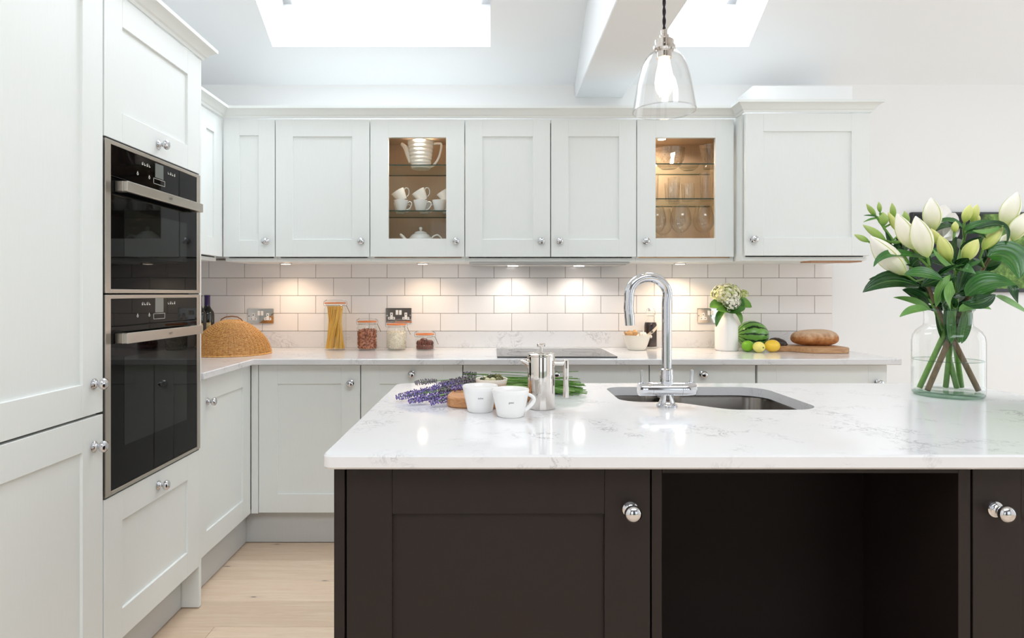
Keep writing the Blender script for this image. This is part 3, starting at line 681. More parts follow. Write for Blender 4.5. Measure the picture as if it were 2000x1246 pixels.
for k in range(6):
    a = k*PI/3; fm.tube([(0.006*math.cos(a), 0.006*math.sin(a), 0.134), (0.015*math.cos(a), 0.015*math.sin(a), 0.094), (0.011*math.cos(a+0.5), 0.011*math.sin(a+0.5), 0.058)], 0.0022, 6)
fm.lathe([(0, 0.056), (0.004, 0.056), (0.004, 0.138), (0, 0.138)], 8)
fm.build('filament', emit('hot_filament', (1.0, 0.72, 0.40, 1), 55), bl, 60)
d = bpy.data.lights.new('bulb_light', 'POINT'); d.energy = 3.0; d.color = (1.0, 0.78, 0.52); d.shadow_soft_size = 0.016
o = bpy.data.objects.new('bulb_light', d); COL.objects.link(o); o.parent = t; o.location = (0, 0, 0.082)

# ================================================================== ISLAND THINGS
ZI = 0.9102
def mug(label, x, y, rt, rb, h, txt, ta, handle):
    t = thing('mug', label, 'mug', (x, y, ZI), 0, 'white mugs on the island')
    prof = [(0, 0.001), (rb*0.92, 0.0), (rb, 0.003)] + [(rb+(rt-rb)*k/6, 0.004+(h-0.006)*k/6) for k in range(1, 7)] + [(rt-0.0015, h), (rt-0.0034, h-0.002)] + [(rb-0.004+(rt-rb)*k/6, 0.006+(h-0.010)*k/6) for k in range(5, -1, -1)] + [(0, 0.006)]
    MB().lathe(prof, 48).build('cup_body', PORC, t, 50)
    c, s = math.cos(handle), math.sin(handle); hp = []
    for k in range(15):
        u = k/14; a = PI*(0.5-u); z = h*0.80-(h*0.60)*u; rr = (rb+(rt-rb)*z/h)-0.003 + 0.024*math.cos(a)**0.8*(1.0-0.25*u) if 0 < k < 14 else (rb+(rt-rb)*z/h)-0.003
        hp.append((rr*c, rr*s, z+0.004*math.cos(a)))
    MB().tube(hp, 0.0042, 10, flat=1.3).build('handle', PORC, t, 60)
    vs, fs = text_geo(txt, 0.0068); zz = h*0.56
    MB().add([((rb+(rt-rb)*(zz+v.y)/h+0.0004)*math.sin(ta+v.x/rt), -(rb+(rt-rb)*(zz+v.y)/h+0.0004)*math.cos(ta+v.x/rt), zz+v.y) for v in vs], fs).build('lettering', INK, t, 0)
mug('white mug stamped active beside the chopping board, handle hidden', -0.030, 1.648, 0.0475, 0.0335, 0.068, 'active', 0.05, 2.2)
mug('white mug stamped guest in front of the coffee press, handle to the right', 0.048, 1.582, 0.0475, 0.0345, 0.069, 'guest', 0.02, 0.0)

t = thing('coffee_press', 'polished steel coffee press with bar handle on the island', 'coffee press', (0.134, 1.690, ZI))
MB().lathe([(0, 0), (0.0355, 0), (0.037, 0.002), (0.037, 0.1395), (0.0365, 0.141), (0, 0.141)], 48).build('body', NICKEL, t, 40)
MB().lathe([(0.037, 0.1405), (0.0385, 0.142), (0.0385, 0.146), (0.036, 0.1485), (0.010, 0.151), (0.0, 0.1515)], 48).build('lid', NICKEL, t, 40)
MB().lathe([(0, 0.150), (0.0035, 0.150), (0.0035, 0.166), (0.0105, 0.1665), (0.0115, 0.168), (0.0115, 0.173), (0.0095, 0.175), (0, 0.175)], 24).build('plunger_knob', NICKEL, t, 40)
MB().tube([(-0.033, -0.003, 0.121), (-0.042, -0.004, 0.126), (-0.050, -0.005, 0.1295), (-0.055, -0.005, 0.1305)], [0.0095, 0.0075, 0.006, 0.0052], 14, flat=0.8).build('spout', NICKEL, t, 60)
h = MB().tube([(0.036, -0.004, 0.122), (0.064, -0.008, 0.122)], 0.0065, 14).build('handle_arm', NICKEL, t, 60)
MB().tube([(0.066, -0.0085, 0.132), (0.066, -0.0085, 0.131), (0.066, -0.0085, 0.031), (0.066, -0.0085, 0.030)], [0.007, 0.0078, 0.0078, 0.007], 18).build('handle_bar', NICKEL, t, 60)

bx = [(-0.128, 1.735), (-0.110, 1.690), (-0.07, 1.680), (0.02, 1.672), (0.085, 1.735), (0.10, 1.80), (0.098, 1.90), (0.06, 1.925), (-0.06, 1.922), (-0.105, 1.885)]
def smoothpoly(P, it=2):
    for _ in range(it):
        Q = []
        for i in range(len(P)):
            a, b = P[i], P[(i+1) % len(P)]; Q += [(a[0]*0.75+b[0]*0.25, a[1]*0.75+b[1]*0.25), (a[0]*0.25+b[0]*0.75, a[1]*0.25+b[1]*0.75)]
        P = Q
    return P
tag(MB().slab(smoothpoly(bx), ZI, 0.9385, 0.004).build('chopping_board', BOARD, smooth=40), 'thick rounded wooden chopping board under the ramekin on the island', 'chopping board')
t = thing('ramekin', 'small cream ramekin of green olives on the chopping board', 'ramekin', (0.0, 1.762, 0.9387))
MB().lathe([(0, 0), (0.036, 0), (0.038, 0.002), (0.0395, 0.022), (0.0405, 0.0235), (0.0405, 0.025), (0.0425, 0.0265), (0.0455, 0.040), (0.0445, 0.0425), (0.042, 0.0415), (0.038, 0.010), (0, 0.008)], 44).build('dish', CREAM, t, 45)
OLV = [plain('olive_dark', srgb(62, 66, 26), 0.3), plain('olive_mid', srgb(98, 96, 44), 0.3), plain('olive_pale', srgb(190, 184, 146), 0.35)]
k = 0
for (ox, oy, oz) in ((-0.026, -0.008, 0.040), (-0.012, -0.018, 0.039), (0.004, -0.02, 0.040), (0.02, -0.014, 0.040), (-0.02, 0.012, 0.041), (-0.004, 0.0, 0.047), (0.012, 0.002, 0.048), (0.026, 0.008, 0.041), (0.006, 0.02, 0.041), (0.021, -0.002, 0.048), (-0.008, -0.004, 0.036), (0.01, 0.0, 0.035), (-0.02, -0.0, 0.036), (0.02, 0.01, 0.036)):
    if oz < 0.038: continue
    tag(MB().ell((0, 0, 0), (0.0105, 0.0088, 0.0085), 12, 8, Matrix.Rotation(random.uniform(0, 3), 3, 'Z')).build('olive', OLV[(0, 2, 2, 1, 2, 0, 0, 1, 0, 1)[k]], None, 180, loc=(ox*0.92, 1.762+oy*0.92, 0.9387+oz-0.001)), 'green olive in the cream ramekin', 'olive', 'olives in the ramekin'); k += 1

# lavender: each sprig a stem with its flower spike
LV = N('lavender_bloom'); LV.base(LV.ramp(LV.noise(LV.coord((1, 1, 1)), 160, 2), [(0.35, srgb(78, 66, 104)), (0.5, srgb(124, 106, 176)), (0.66, srgb(186, 166, 226))])).set(Roughness=0.7); LV = LV.m
LV2 = N('lavender_calyx'); LV2.base(LV2.ramp(LV2.noise(LV2.coord((1, 1, 1)), 140, 2), [(0.35, srgb(84, 78, 82)), (0.55, srgb(136, 126, 132)), (0.7, srgb(176, 156, 192))])).set(Roughness=0.8); LV2 = LV2.m
STEM = grained('lavender_stem', srgb(110, 150, 76), 0.3, (40, 40, 40), 0.6); STEM2 = grained('pale_stem', srgb(166, 190, 120), 0.25, (40, 40, 40), 0.6)
def bez(a, b, c, t): return a*(1-t)**2+b*2*t*(1-t)+c*t*t
def sprig(tp, en, mat, hl, rad=0.010):
    A, C = Vector(en), Vector(tp); B = Vector(((A.x+C.x)/2-0.02, (A.y+C.y)/2+0.022, 0.957))
    t = thing('lavender_sprig', 'cut sprig of purple lavender lying on the island worktop', 'lavender', C - Vector((0, 0, 0)), 0, 'lavender sprigs in the loose bunch'); o = C
    L = (C-A).length; MB().tube([bez(A, B, C, k/12)-o for k in range(13)], 0.0014, 5).build('stem', random.choice((STEM, STEM, STEM2)), t, 60)
    q = MB(); nw = int(hl/0.0062)
    for k in range(nw):
        u = 1-(hl*k/nw)/L; p = bez(A, B, C, u)-o; d = (bez(A, B, C, min(1, u+0.02))-bez(A, B, C, u-0.02)).normalized(); s1 = d.orthogonal().normalized(); s2 = d.cross(s1); rr = rad*(0.55+0.45*math.sin(PI*(k+1)/(nw+1)))
        for i in range(8):
            a = i*PI/4+k*0.5+random.uniform(-0.2, 0.2); r2 = rr*random.uniform(0.35, 1.05); c = p+(s1*math.cos(a)+s2*math.sin(a))*r2 + d*random.uniform(-0.002, 0.002)
            if c.z+o.z < ZI+0.002: c.z = ZI+0.002-o.z
            q.ell(c, (0.0021, 0.0021, 0.0034), 5, 3, Matrix.Rotation(a, 3, d))
    q.build('flower_spike', mat, t, 180)
heads = [(775, 776, .922, 0), (795, 770, .926, 0), (800, 784, .921, 0), (818, 782, .922, 0), (812, 768, .930, 0), (828, 764, .934, 0), (842, 788, .920, 0), (848, 776, .924, 0), (812, 748, .934, 1), (846, 757, .938, 0), (868, 752, .944, 0), (838, 774, .925, 0), (858, 762, .94, 1), (880, 744, .952, 1), (874, 758, .945, 1), (888, 750, .952, 1), (896, 741, .957, 1), (862, 748, .945, 1), (884, 766, .938, 0), (905, 746, .955, 1)]
for i, (px, py, z, kd) in enumerate(heads):
    yy = min(2.03, 1222*(1.22-z)/(py-573)); tp = spt(px, py, yy)
    if -0.125 < tp.x < 0.1 and tp.z < 0.95: tp.z = 0.95
    tp.z = max(tp.z, ZI+0.011)
    py2 = random.uniform(742, 772); z2 = ZI+0.004+random.uniform(0, 0.022); y2 = max(1.86, min(2.06, 1222*(1.22-z2)/(py2-573))); x2 = (random.uniform(1100, 1146)-960)*y2/1222
    sprig(tp, (x2, y2, z2), (LV, LV2)[kd], random.uniform(0.055, 0.085), random.uniform(0.008, 0.011))
q = spt(906, 729, 1.97); sprig(q, (0.20, 1.99, 0.93), LV2, 0.05, 0.007)
t = thing('lavender_stalks', 'loose bundle of cut green lavender stalks behind the coffee press', 'stalks', (0.10, 1.97, ZI)); t['group'] = 'lavender sprigs in the loose bunch'
q = MB()
for k in range(150):
    y0, z0 = random.gauss(0.0, 0.032), abs(random.gauss(0.012, 0.012))+0.003; x1 = random.uniform(0.12, 0.195)
    y1 = y0*1.5+random.gauss(0, 0.018); z1 = max(0.003, z0+random.gauss(-0.004, 0.008)); x0 = random.uniform(-0.20, -0.10)
    q.tube([(x0, y0*0.7-0.02+0.0, z0+0.016), ((x0+x1)/2, y0, z0+0.008), (x1, y1, z1)], 0.0013, 4)
q = q.build('stalk_bundle', grained('fresh_stalk', srgb(96, 146, 52), 0.45, (60, 60, 60), 0.55), t, 60); q['kind'] = 'stuff'

# ================================================================== GLASS VASE AND LILIES
VX, VY = 1.389, 1.905
t = thing('glass_vase', 'clear glass bottle vase half full of water on the island', 'vase', (VX, VY, ZI))
vp = [(0.086, 0.0), (0.0925, 0.006), (0.0935, 0.02), (0.0935, 0.165), (0.091, 0.182), (0.083, 0.196), (0.072, 0.206), (0.064, 0.212), (0.0615, 0.220), (0.0615, 0.250), (0.064, 0.256), (0.0665, 0.260), (0.064, 0.264)]
MB().lathe(vp, 56).build('bottle', VASEG, t, 60)
MB().lathe([(0, 0.0), (0.085, 0.0), (0.0915, 0.006), (0.0915, 0.009), (0.086, 0.013), (0, 0.012)], 48).build('thick_base', VASEB, t, 60)
MB().tube(arc((0, 0), 0.0655, 0, 2*PI, 55, 'xy', 0.261)[:-1], 0.0026, 8, True).build('lip', VASEB, t, 60)
MB().lathe([(0, 0.0135), (0.0885, 0.016), (0.0897, 0.02), (0.0897, 0.107), (0.0, 0.107)], 48).build('water', WATER, t, 60)
MB().tube(arc((0, 0), 0.0900, 0, 2*PI, 55, 'xy', 0.1075)[:-1], 0.0009, 6, True).build('waterline', VASEB, t, 60)

def leafmat(name, c0, c1, rough):
    k = N(name); at = k.n('Attribute'); at.attribute_name = 'tone'
    rib = k.math('SINE', k.math('MULTIPLY', at.outputs['Fac'], 21.0)); mid = k.ramp(k.math('ABSOLUTE', at.outputs['Fac']), [(0.0, (1, 1, 1)), (0.10, (0, 0, 0))])
    f = k.math('ADD', k.math('MULTIPLY', k.noise(k.coord((6, 6, 6)), 6, 3), 0.75), k.math('MULTIPLY', rib, 0.14), True)
    k.base(k.mix(k.math('MULTIPLY', mid, 0.25), k.mix(f, c0, c1), srgb(150, 190, 110))).set(Roughness=rough); k.bump(rib, 0.25, 0.0012); return k.m
LEAFD = leafmat('lily_leaf', srgb(16, 48, 22), srgb(44, 98, 40), 0.27)
LEAFM = leafmat('lily_leaf_mid', srgb(32, 84, 32), srgb(74, 140, 52), 0.28)
LEAFL = leafmat('lily_leaf_pale', srgb(88, 144, 64), srgb(146, 190, 104), 0.34)
def budmat(name, c0, c1, c2):
    k = N(name); at = k.n('Attribute'); at.attribute_name = 'tone'
    k.base(k.ramp(at.outputs['Fac'], [(0.0, c0), (0.35, c1), (0.9, c2)])).set(Roughness=0.45); return k.m
BUDW = budmat('bud_white', srgb(186, 206, 110), srgb(238, 236, 208), srgb(252, 248, 240))
BUDY = budmat('bud_yellow_green', srgb(150, 184, 64), srgb(204, 214, 116), srgb(226, 226, 150))
BUDG = budmat('bud_green', srgb(96, 150, 54), srgb(146, 180, 84), srgb(176, 196, 116))
RIBM = plain('bud_rib_green', srgb(206, 214, 140), 0.5)
LST = grained('lily_stalk', srgb(104, 152, 60), 0.2, (20, 20, 20), 0.5); LSTB = grained('woody_lily_stalk', srgb(112, 92, 62), 0.35, (40, 40, 12), 0.7)
def bud(parent, b, tip, r, mat):
    b, tip = Vector(b), Vector(tip); d = tip-b; L = d.length; d.normalize(); u = d.orthogonal().normalized(); w = d.cross(u); n = 24; vs = []; fs = []; tn = []; M_ = 14
    for i in range(M_+1):
        t_ = i/M_; rr = r*0.88*(math.sin(PI*min(1, t_**0.92*0.985+0.008))**0.86)
        for k in range(n):
            a = 2*PI*k/n; q = rr*(0.93+0.12*abs(math.cos(1.5*a))**1.5 - 0.05*max(0, math.cos(3*a+PI))**8); vs.append(b+d*(L*t_)+(u*math.cos(a)+w*math.sin(a))*q); tn.append(t_)
    for i in range(M_):
        for k in range(n): fs.append((i*n+k, i*n+(k+1) % n, (i+1)*n+(k+1) % n, (i+1)*n+k))
    q = MB().add(vs, fs, tn).build('bud', mat, parent, 180, attr=True)
    if r > 0.018:
        for g in (0, 8, 16):
            MB().tube([Vector(vs[i*n+g+4*0]) for i in range(1, M_)], [0.0004+0.0011*math.sin(PI*i/M_) for i in range(1, M_)], 5).build('bud_rib', RIBM, q, 60)
    return q
CRS = [  # each lily: label, foot in vase (dx, dy, dz), path through the neck, stem top, buds, leaves
 ('lily stem at the far left with the large white drooping bud', (0.074, -0.025, .018), (-0.024, -0.01), (1776, 470, 1.86),
  [((1770, 538, 1.80), (1699, 461, 1.80), .034, BUDW), ((1731, 471, 1.85), (1685, 439, 1.85), .0125, BUDG), ((1698, 473, 1.86), (1668, 458, 1.87), .0095, BUDG)],
  [((1795, 560, 1.82), (1740, 530, 1.78), (1685, 571, 1.78), .060, LEAFD), ((1808, 505, 1.80), (1722, 478, 1.76), (1706, 521, 1.76), .026, LEAFM), ((1752, 545, 1.88), (1720, 540, 1.9), (1697, 546, 1.9), .02, LEAFD)]),
 ('lily stem at the upper left with a cluster of small green buds', (0.05, 0.03, .018), (-0.02, 0.012), (1726, 445, 1.93),
  [((1726, 442, 1.93), (1724, 414, 1.93), .0165, BUDG), ((1719, 416, 1.93), (1716, 394, 1.93), .0075, BUDG), ((1711, 423, 1.93), (1692, 398, 1.93), .009, BUDG), ((1746, 428, 1.95), (1742, 396, 1.95), .010, BUDG), ((1757, 455, 1.93), (1734, 414, 1.93), .0125, BUDY), ((1772, 440, 1.97), (1766, 412, 1.97), .012, BUDG)],
  [((1716, 424, 1.93), (1702, 420, 1.92), (1687, 421, 1.92), .008, LEAFM), ((1716, 426, 1.93), (1702, 426, 1.92), (1686, 434, 1.92), .008, LEAFL), ((1740, 485, 1.93), (1735, 470, 1.92), (1729, 452, 1.92), .018, LEAFD), ((1750, 492, 1.92), (1775, 455, 1.9), (1766, 492, 1.86), .05, LEAFD)]),
 ('lily stem with two tall white buds in the middle left', (0.03, 0.05, .018), (0.002, -0.02), (1812, 520, 1.80),
  [((1786, 488, 1.80), (1751, 417, 1.80), .0265, BUDW), ((1812, 504, 1.77), (1788, 422, 1.77), .031, BUDW)],
  [((1842, 545, 1.78), (1800, 528, 1.72), (1766, 536, 1.74), .042, LEAFM), ((1780, 520, 1.84), (1800, 490, 1.84), (1818, 520, 1.8), .045, LEAFD), ((1818, 606, 1.82), (1790, 585, 1.80), (1745, 581, 1.82), .026, LEAFL), ((1812, 604, 1.80), (1780, 598, 1.78), (1757, 619, 1.78), .024, LEAFL), ((1812, 600, 1.84), (1790, 575, 1.85), (1762, 566, 1.86), .05, LEAFD)]),
 ('central lily stem with pale yellow-green buds and an opening white bloom', (-0.066, 0.03, .018), (0.012, 0.0), (1858, 500, 1.84),
  [((1824, 452, 1.86), (1818, 386, 1.86), .028, BUDW), ((1840, 482, 1.83), (1818, 446, 1.83), .014, BUDY), ((1856, 512, 1.80), (1835, 459, 1.80), .0205, BUDY), ((1864, 455, 1.86), (1866, 432, 1.86), .011, BUDY)],
  [((1856, 606, 1.80), (1846, 575, 1.75), (1858, 548, 1.76), .034, LEAFL), ((1828, 600, 1.80), (1832, 560, 1.76), (1856, 537, 1.78), .030, LEAFL), ((1842, 606, 1.80), (1838, 585, 1.76), (1846, 562, 1.77), .026, LEAFM), ((1868, 527, 1.80), (1840, 518, 1.78), (1822, 486, 1.8), .02, LEAFL), ((1868, 530, 1.80), (1880, 515, 1.74), (1906, 535, 1.76), .035, LEAFM), ((1868, 540, 1.84), (1825, 545, 1.80), (1800, 560, 1.80), .05, LEAFD), ((1865, 520, 1.84), (1852, 480, 1.84), (1868, 462, 1.82), .03, LEAFD)]),
 ('lily stem with a pair of upright green buds at the top centre', (0.075, 0.045, .018), (0.022, 0.014), (1890, 440, 1.93),
  [((1883, 436, 1.92), (1895, 399, 1.92), .015, BUDY), ((1897, 434, 1.93), (1909, 399, 1.93), .015, BUDY), ((1906, 436, 1.94), (1912, 420, 1.94), .009, BUDY), ((1881, 512, 1.83), (1910, 467, 1.83), .0215, BUDY)],
  [((1880, 446, 1.90), (1862, 420, 1.88), (1822, 436, 1.88), .02, LEAFM), ((1878, 448, 1.90), (1850, 428, 1.86), (1822, 454, 1.86), .024, LEAFD), ((1880, 447, 1.90), (1872, 436, 1.9), (1860, 425, 1.9), .016, LEAFM), ((1882, 450, 1.90), (1900, 436, 1.88), (1942, 430, 1.88), .02, LEAFM), ((1886, 455, 1.90), (1910, 446, 1.88), (1926, 466, 1.88), .022, LEAFM), ((1880, 520, 1.83), (1900, 520, 1.80), (1920, 505, 1.80), .014, LEAFM), ((1872, 570, 1.86), (1880, 530, 1.86), (1900, 500, 1.86), .04, LEAFD), ((1872, 608, 1.84), (1900, 588, 1.80), (1936, 604, 1.80), .03, LEAFL), ((1890, 540, 1.84), (1915, 528, 1.80), (1950, 536, 1.82), .014, LEAFM)]),
 ('lily stem on the right with large pale buds and broad hanging leaf', (-0.076, -0.02, .018), (0.034, 0.002), (1940, 490, 1.90),
  [((1918, 489, 1.88), (1958, 443, 1.88), .0195, BUDY), ((1960, 446, 1.93), (1987, 375, 1.93), .029, BUDW), ((1977, 471, 1.90), (2006, 414, 1.90), .027, BUDW), ((1946, 500, 1.95), (1972, 455, 1.95), .022, BUDW)],
  [((1928, 500, 1.88), (1985, 482, 1.84), (1990, 545, 1.82), .098, LEAFM), ((1978, 552, 1.84), (1972, 562, 1.82), (1988, 592, 1.82), .03, LEAFD), ((1886, 578, 1.82), (1925, 535, 1.78), (1984, 557, 1.78), .060, LEAFM), ((1880, 590, 1.80), (1910, 600, 1.76), (1944, 575, 1.76), .050, LEAFD), ((1905, 447, 1.88), (1980, 418, 1.86), (1966, 476, 1.86), .024, LEAFD), ((1900, 450, 1.88), (1930, 460, 1.86), (1960, 440, 1.86), .018, LEAFL), ((1944, 578, 1.86), (1975, 590, 1.86), (2012, 615, 1.88), .028, LEAFL), ((1925, 530, 1.93), (1935, 490, 1.93), (1915, 470, 1.93), .05, LEAFD), ((1930, 530, 1.95), (1946, 500, 1.95), (1952, 470, 1.95), .04, LEAFD)]),
]
for i, (lab, foot, neck, top, buds, leaves) in enumerate(CRS):
    o = Vector((VX+foot[0], VY+foot[1], ZI+foot[2])); t = thing('lily_stem', lab, 'lily', o, 0, 'lilies in the glass vase')
    nk = Vector((VX+neck[0], VY+neck[1], ZI+0.235)); tp = spt(*top)
    pts = []
    A = o; md = A+(nk-A)*0.5
    for k in range(6): pts.append(A+(nk-A)*(k/6))
    cpt = nk+(nk-A).normalized()*0.08
    for k in range(11): pts.append(bez(nk, cpt, tp, k/10))
    MB().tube([p-o for p in pts], [0.0078]*6+[0.0066-0.0028*k/10 for k in range(11)], 10).build('stalk', LSTB if i in (0, 5) else LST, t, 60)
    for (b, e, r, mt) in buds:
        bb, ee = spt(*b), spt(*e); bud(t, bb-o, ee-o, r, mt)
        # pedicel to the stem
        j = min(range(7, len(pts)), key=lambda q: (pts[q]-(bb-(ee-bb)*0.4)).length); p0 = pts[j]
        MB().tube([p0-o, bez(p0, bb-(ee-bb)*0.25, bb, 0.5)-o, bb+(ee-bb)*0.02-o], [0.0034, 0.003, 0.0038], 8).build('pedicel', LST, t, 60)
    for (b, c, e, wd, mt) in leaves:
        MB().leaf(spt(*b)-o, spt(*c)-o, spt(*e)-o, wd, nrm=(random.uniform(-.15, .15), -0.75, 0.5)).build('leaf', mt, t, 180, attr=True)
    # extra dark foliage low on each stem, wrapped towards the neck
    for k in range(8):
        j = 7+k if 7+k*2 < len(pts)-1 else len(pts)-3; p0 = pts[j]; a = random.uniform(0, 2*PI); ln = random.uniform(0.07, 0.11)
        dv = Vector((math.cos(a)*0.8, math.sin(a)*0.8, 0.5)).normalized()
        MB().leaf(p0-o, p0+dv*ln*0.55-o, p0+dv*ln+Vector((0, 0, -0.015))-o, random.uniform(0.022, 0.034), nrm=(0, -0.6, 0.7)).build('leaf', (LEAFD, LEAFD, LEAFM)[k % 3], t, 180, attr=True)
    if i == 3:   # the opening white bloom
        c0 = spt(1848, 470, 1.90)
        for k, (px, py, yy, wd) in enumerate(((1866, 416, 1.92, .045), (1838, 404, 1.95, .045), (1872, 438, 1.90, .04), (1846, 400, 1.97, .05), (1826, 430, 1.92, .04), (1860, 450, 1.86, .04))):
            e = spt(px, py, yy); MB().leaf(c0-o, (c0+e)/2+Vector((0, 0.01, 0.012))-o, e-o, wd*1.2, nrm=(0, -1, 0.15), fold=0.1, sharp=0.7).build('petal', MATW, t, 180)
    if i in (2, 3, 4):  # leaves inside the neck
        for k in range(3):
            a = random.uniform(0, 2*PI); p0 = nk+Vector((0.02*math.cos(a), 0.02*math.sin(a), -0.075)); e = p0+Vector((0.022*math.cos(a), 0.022*math.sin(a), 0.12))
            MB().leaf(p0-o, (p0+e)/2-o, e-o, 0.03, nrm=(0, -1, 0.1)).build('leaf', LEAFM, t, 180, attr=True)

# ================================================================== BACK WORKTOP THINGS
ZW = 0.9102
# wicker food cover
t = thing('wicker_food_cover', 'woven wicker dome food cover with a loop handle on the corner worktop', 'food cover', (-1.335, 3.215, ZW))
RD, HD, NS = 0.192, 0.178, 46
DT = [(0.0, 1.0, 0.0), (0.15, 0.985, 0.12), (0.3, 0.94, 0.27), (0.45, 0.86, 0.43), (0.6, 0.73, 0.60), (0.75, 0.55, 0.77), (0.88, 0.36, 0.90), (1.0, 0.18, 0.975)]
def dome(u):
    for a, b in zip(DT, DT[1:]):
        if u <= b[0]+1e-9: k = (u-a[0])/(b[0]-a[0]); return RD*(a[1]+(b[1]-a[1])*k), HD*(a[2]+(b[2]-a[2])*k)
    return RD*0.18, HD*0.975
q = MB()
for j in range(54):
    u = 0.012+0.985*(j/53); r, z = dome(u); n = NS*2; pt = []
    for k in range(n):
        a = 2*PI*k/n; rr = r+(0.0040*(1 if (k//2+j) % 2 else -1)*min(1.0, r/0.09) if k % 2 == 0 else 0.0); pt.append((rr*math.cos(a), rr*math.sin(a), z))
    q.tube(pt, 0.0021, 4, True)
w = q.build('woven_strands', WICK, t, 60); w['kind'] = 'stuff'
q = MB()
for k in range(NS):
    a = 2*PI*k/NS; q.tube([(dome(u/14)[0]*math.cos(a), dome(u/14)[0]*math.sin(a), dome(u/14)[1]) for u in range(15)], 0.0026, 4)
w = q.build('rib_canes', WICK, t, 60); w['kind'] = 'stuff'
MB().lathe([(RD-0.004, 0.0), (RD+0.004, 0.0), (RD+0.006, 0.004), (RD+0.003, 0.008), (RD-0.003, 0.008)], 60).build('rim_band', WICK, t, 60)
MB().lathe([(0.0, HD*0.995), (0.02, HD*0.99), (0.04, HD*0.965)], 24).build('crown', WICK, t, 60)
MB().tube([(-0.060, 0, HD*0.90), (-0.052, 0, HD*1.0), (-0.030, 0, HD*1.06), (0, 0, HD*1.08), (0.030, 0, HD*1.06), (0.050, 0, HD*0.99), (0.060, 0, HD*0.90)], 0.0030, 8).build('loop_handle', plain('dark_cane', srgb(140, 88, 44), 0.5), t, 60)

def bottle(label, x, y, cap):
    t = thing('wine_bottle', label, 'wine bottle', (x, y, ZW), 0, 'wine bottles in the corner')
    MB().lathe([(0, 0.002), (0.034, 0), (0.037, 0.003), (0.037, 0.19), (0.034, 0.208), (0.022, 0.225), (0.0155, 0.238), (0.014, 0.25), (0.014, 0.292), (0.0155, 0.294), (0.0155, 0.298), (0.013, 0.30), (0, 0.30)], 36).build('bottle_glass', WINEG, t, 60)
    MB().lathe([(0.0149, 0.242), (0.0146, 0.29), (0.0160, 0.2935), (0.0160, 0.2995), (0.014, 0.3012), (0, 0.3012)], 28).build('foil_capsule', cap, t, 60)
    q = MB(); vs = []; fs = []
    for k in range(17):
        a = -PI/2-0.95+1.9*k/16
        for z in (0.06, 0.15): vs.append((0.0374*math.cos(a), 0.0374*math.sin(a), z))
    for k in range(16): fs.append((2*k, 2*k+2, 2*k+3, 2*k+1))
    q.add(vs, fs).build('paper_label', PAPER, t, 60)
PAPER = N('label_paper'); PAPER.base(PAPER.ramp(PAPER.noise(PAPER.coord((1, 1, 1)), 60, 2), [(0.38, srgb(150, 124, 70)), (0.5, srgb(218, 200, 150))])).set(Roughness=0.6); PAPER = PAPER.m
bottle('dark wine bottle with purple foil standing behind the wicker cover', -1.572, 3.46, plain('purple_foil', srgb(52, 34, 92), 0.35))
bottle('dark wine bottle with pale label, mostly hidden by the oven tower', -1.572, 3.362, plain('dark_foil', srgb(40, 26, 30), 0.35))

# clip-top storage jars
SEAL = plain('orange_rubber_seal', srgb(228, 132, 74), 0.5)
WIRE = plain('clip_wire', srgb(190, 186, 178), 0.2, 1.0)
def jar(label, x, y, r, h):
    t = thing('storage_jar', label, 'jar', (x, y, ZW), 0, 'clip-top glass jars on the back worktop')
    nk = r*0.84; zn = h-0.028
    MB().lathe([(0, 0.004), (r*0.8, 0.003), (r*0.92, 0.0), (r*0.98, 0.006), (r, 0.014), (r, zn-0.034), (r*0.985, zn-0.022), (nk*1.03, zn-0.010), (nk, zn-0.004), (nk, zn), (nk*1.1, zn+0.002), (nk*1.1, zn+0.006), (nk-0.004, zn+0.006)], 48).build('glass_body', GLASS, t, 60)
    MB().lathe([(nk*1.1, zn+0.0095), (nk*1.12, zn+0.012), (nk*1.12, zn+0.017), (nk*1.02, zn+0.021), (nk*0.6, zn+0.0255), (0, zn+0.027)], 44).build('glass_lid', GLASS, t, 60)
    MB().tube(arc((0, 0), nk*1.09, 0, 2*PI, 43, 'xy', zn+0.0078)[:-1], 0.0034, 8, True).build('rubber_seal', SEAL, t, 60)
    q = MB(); q.tube(arc((0, 0), nk*1.06, 0, 2*PI, 39, 'xy', zn-0.006)[:-1], 0.0012, 5, True)
    for s in (-1, 1):
        X = s*(nk*1.12+0.004); q.tube([(s*nk*1.06, 0, zn-0.006), (X, 0, zn-0.008), (X+s*0.004, 0, zn+0.004), (X+s*0.002, 0, zn+0.016), (s*nk*0.9, 0, zn+0.026)], 0.0013, 5)
    X = nk*1.12+0.004; q.tube([(X, 0.004, zn-0.004), (X+0.012, 0.004, zn-0.03), (X+0.020, 0.004, zn-0.048), (X+0.020, -0.006, zn-0.048), (X+0.012, -0.006, zn-0.03), (X, -0.006, zn-0.004)], 0.0013, 5)
    q.build('wire_clip', WIRE, t, 60)
    return t
def stuff(o): o['kind'] = 'stuff'; return o
YJ = 3.44
t = jar('tall clip-top glass jar of spaghetti beside the wicker cover', -0.859, YJ, 0.060, 0.277)
q = MB()
for k in range(190):
    a = random.uniform(0, 2*PI); r0 = 0.053*math.sqrt(random.uniform(0.15, 1)); r1 = 0.043*math.sqrt(random.uniform(0.2, 1)); b = a+random.uniform(1.1, 1.5)
    q.tube([(r0*math.cos(a), r0*math.sin(a), 0.008), (r1*math.cos(b), r1*math.sin(b), random.uniform(0.232, 0.243))], 0.0012, 4)
stuff(q.build('spaghetti', plain('dry_spaghetti', srgb(246, 198, 88), 0.45), t, 60))
t = jar('clip-top glass jar of brown pasta twists', -0.684, YJ, 0.055, 0.175)
q = MB(); q.lathe([(0, 0.008), (0.046, 0.008), (0.046, 0.10), (0, 0.104)], 20)
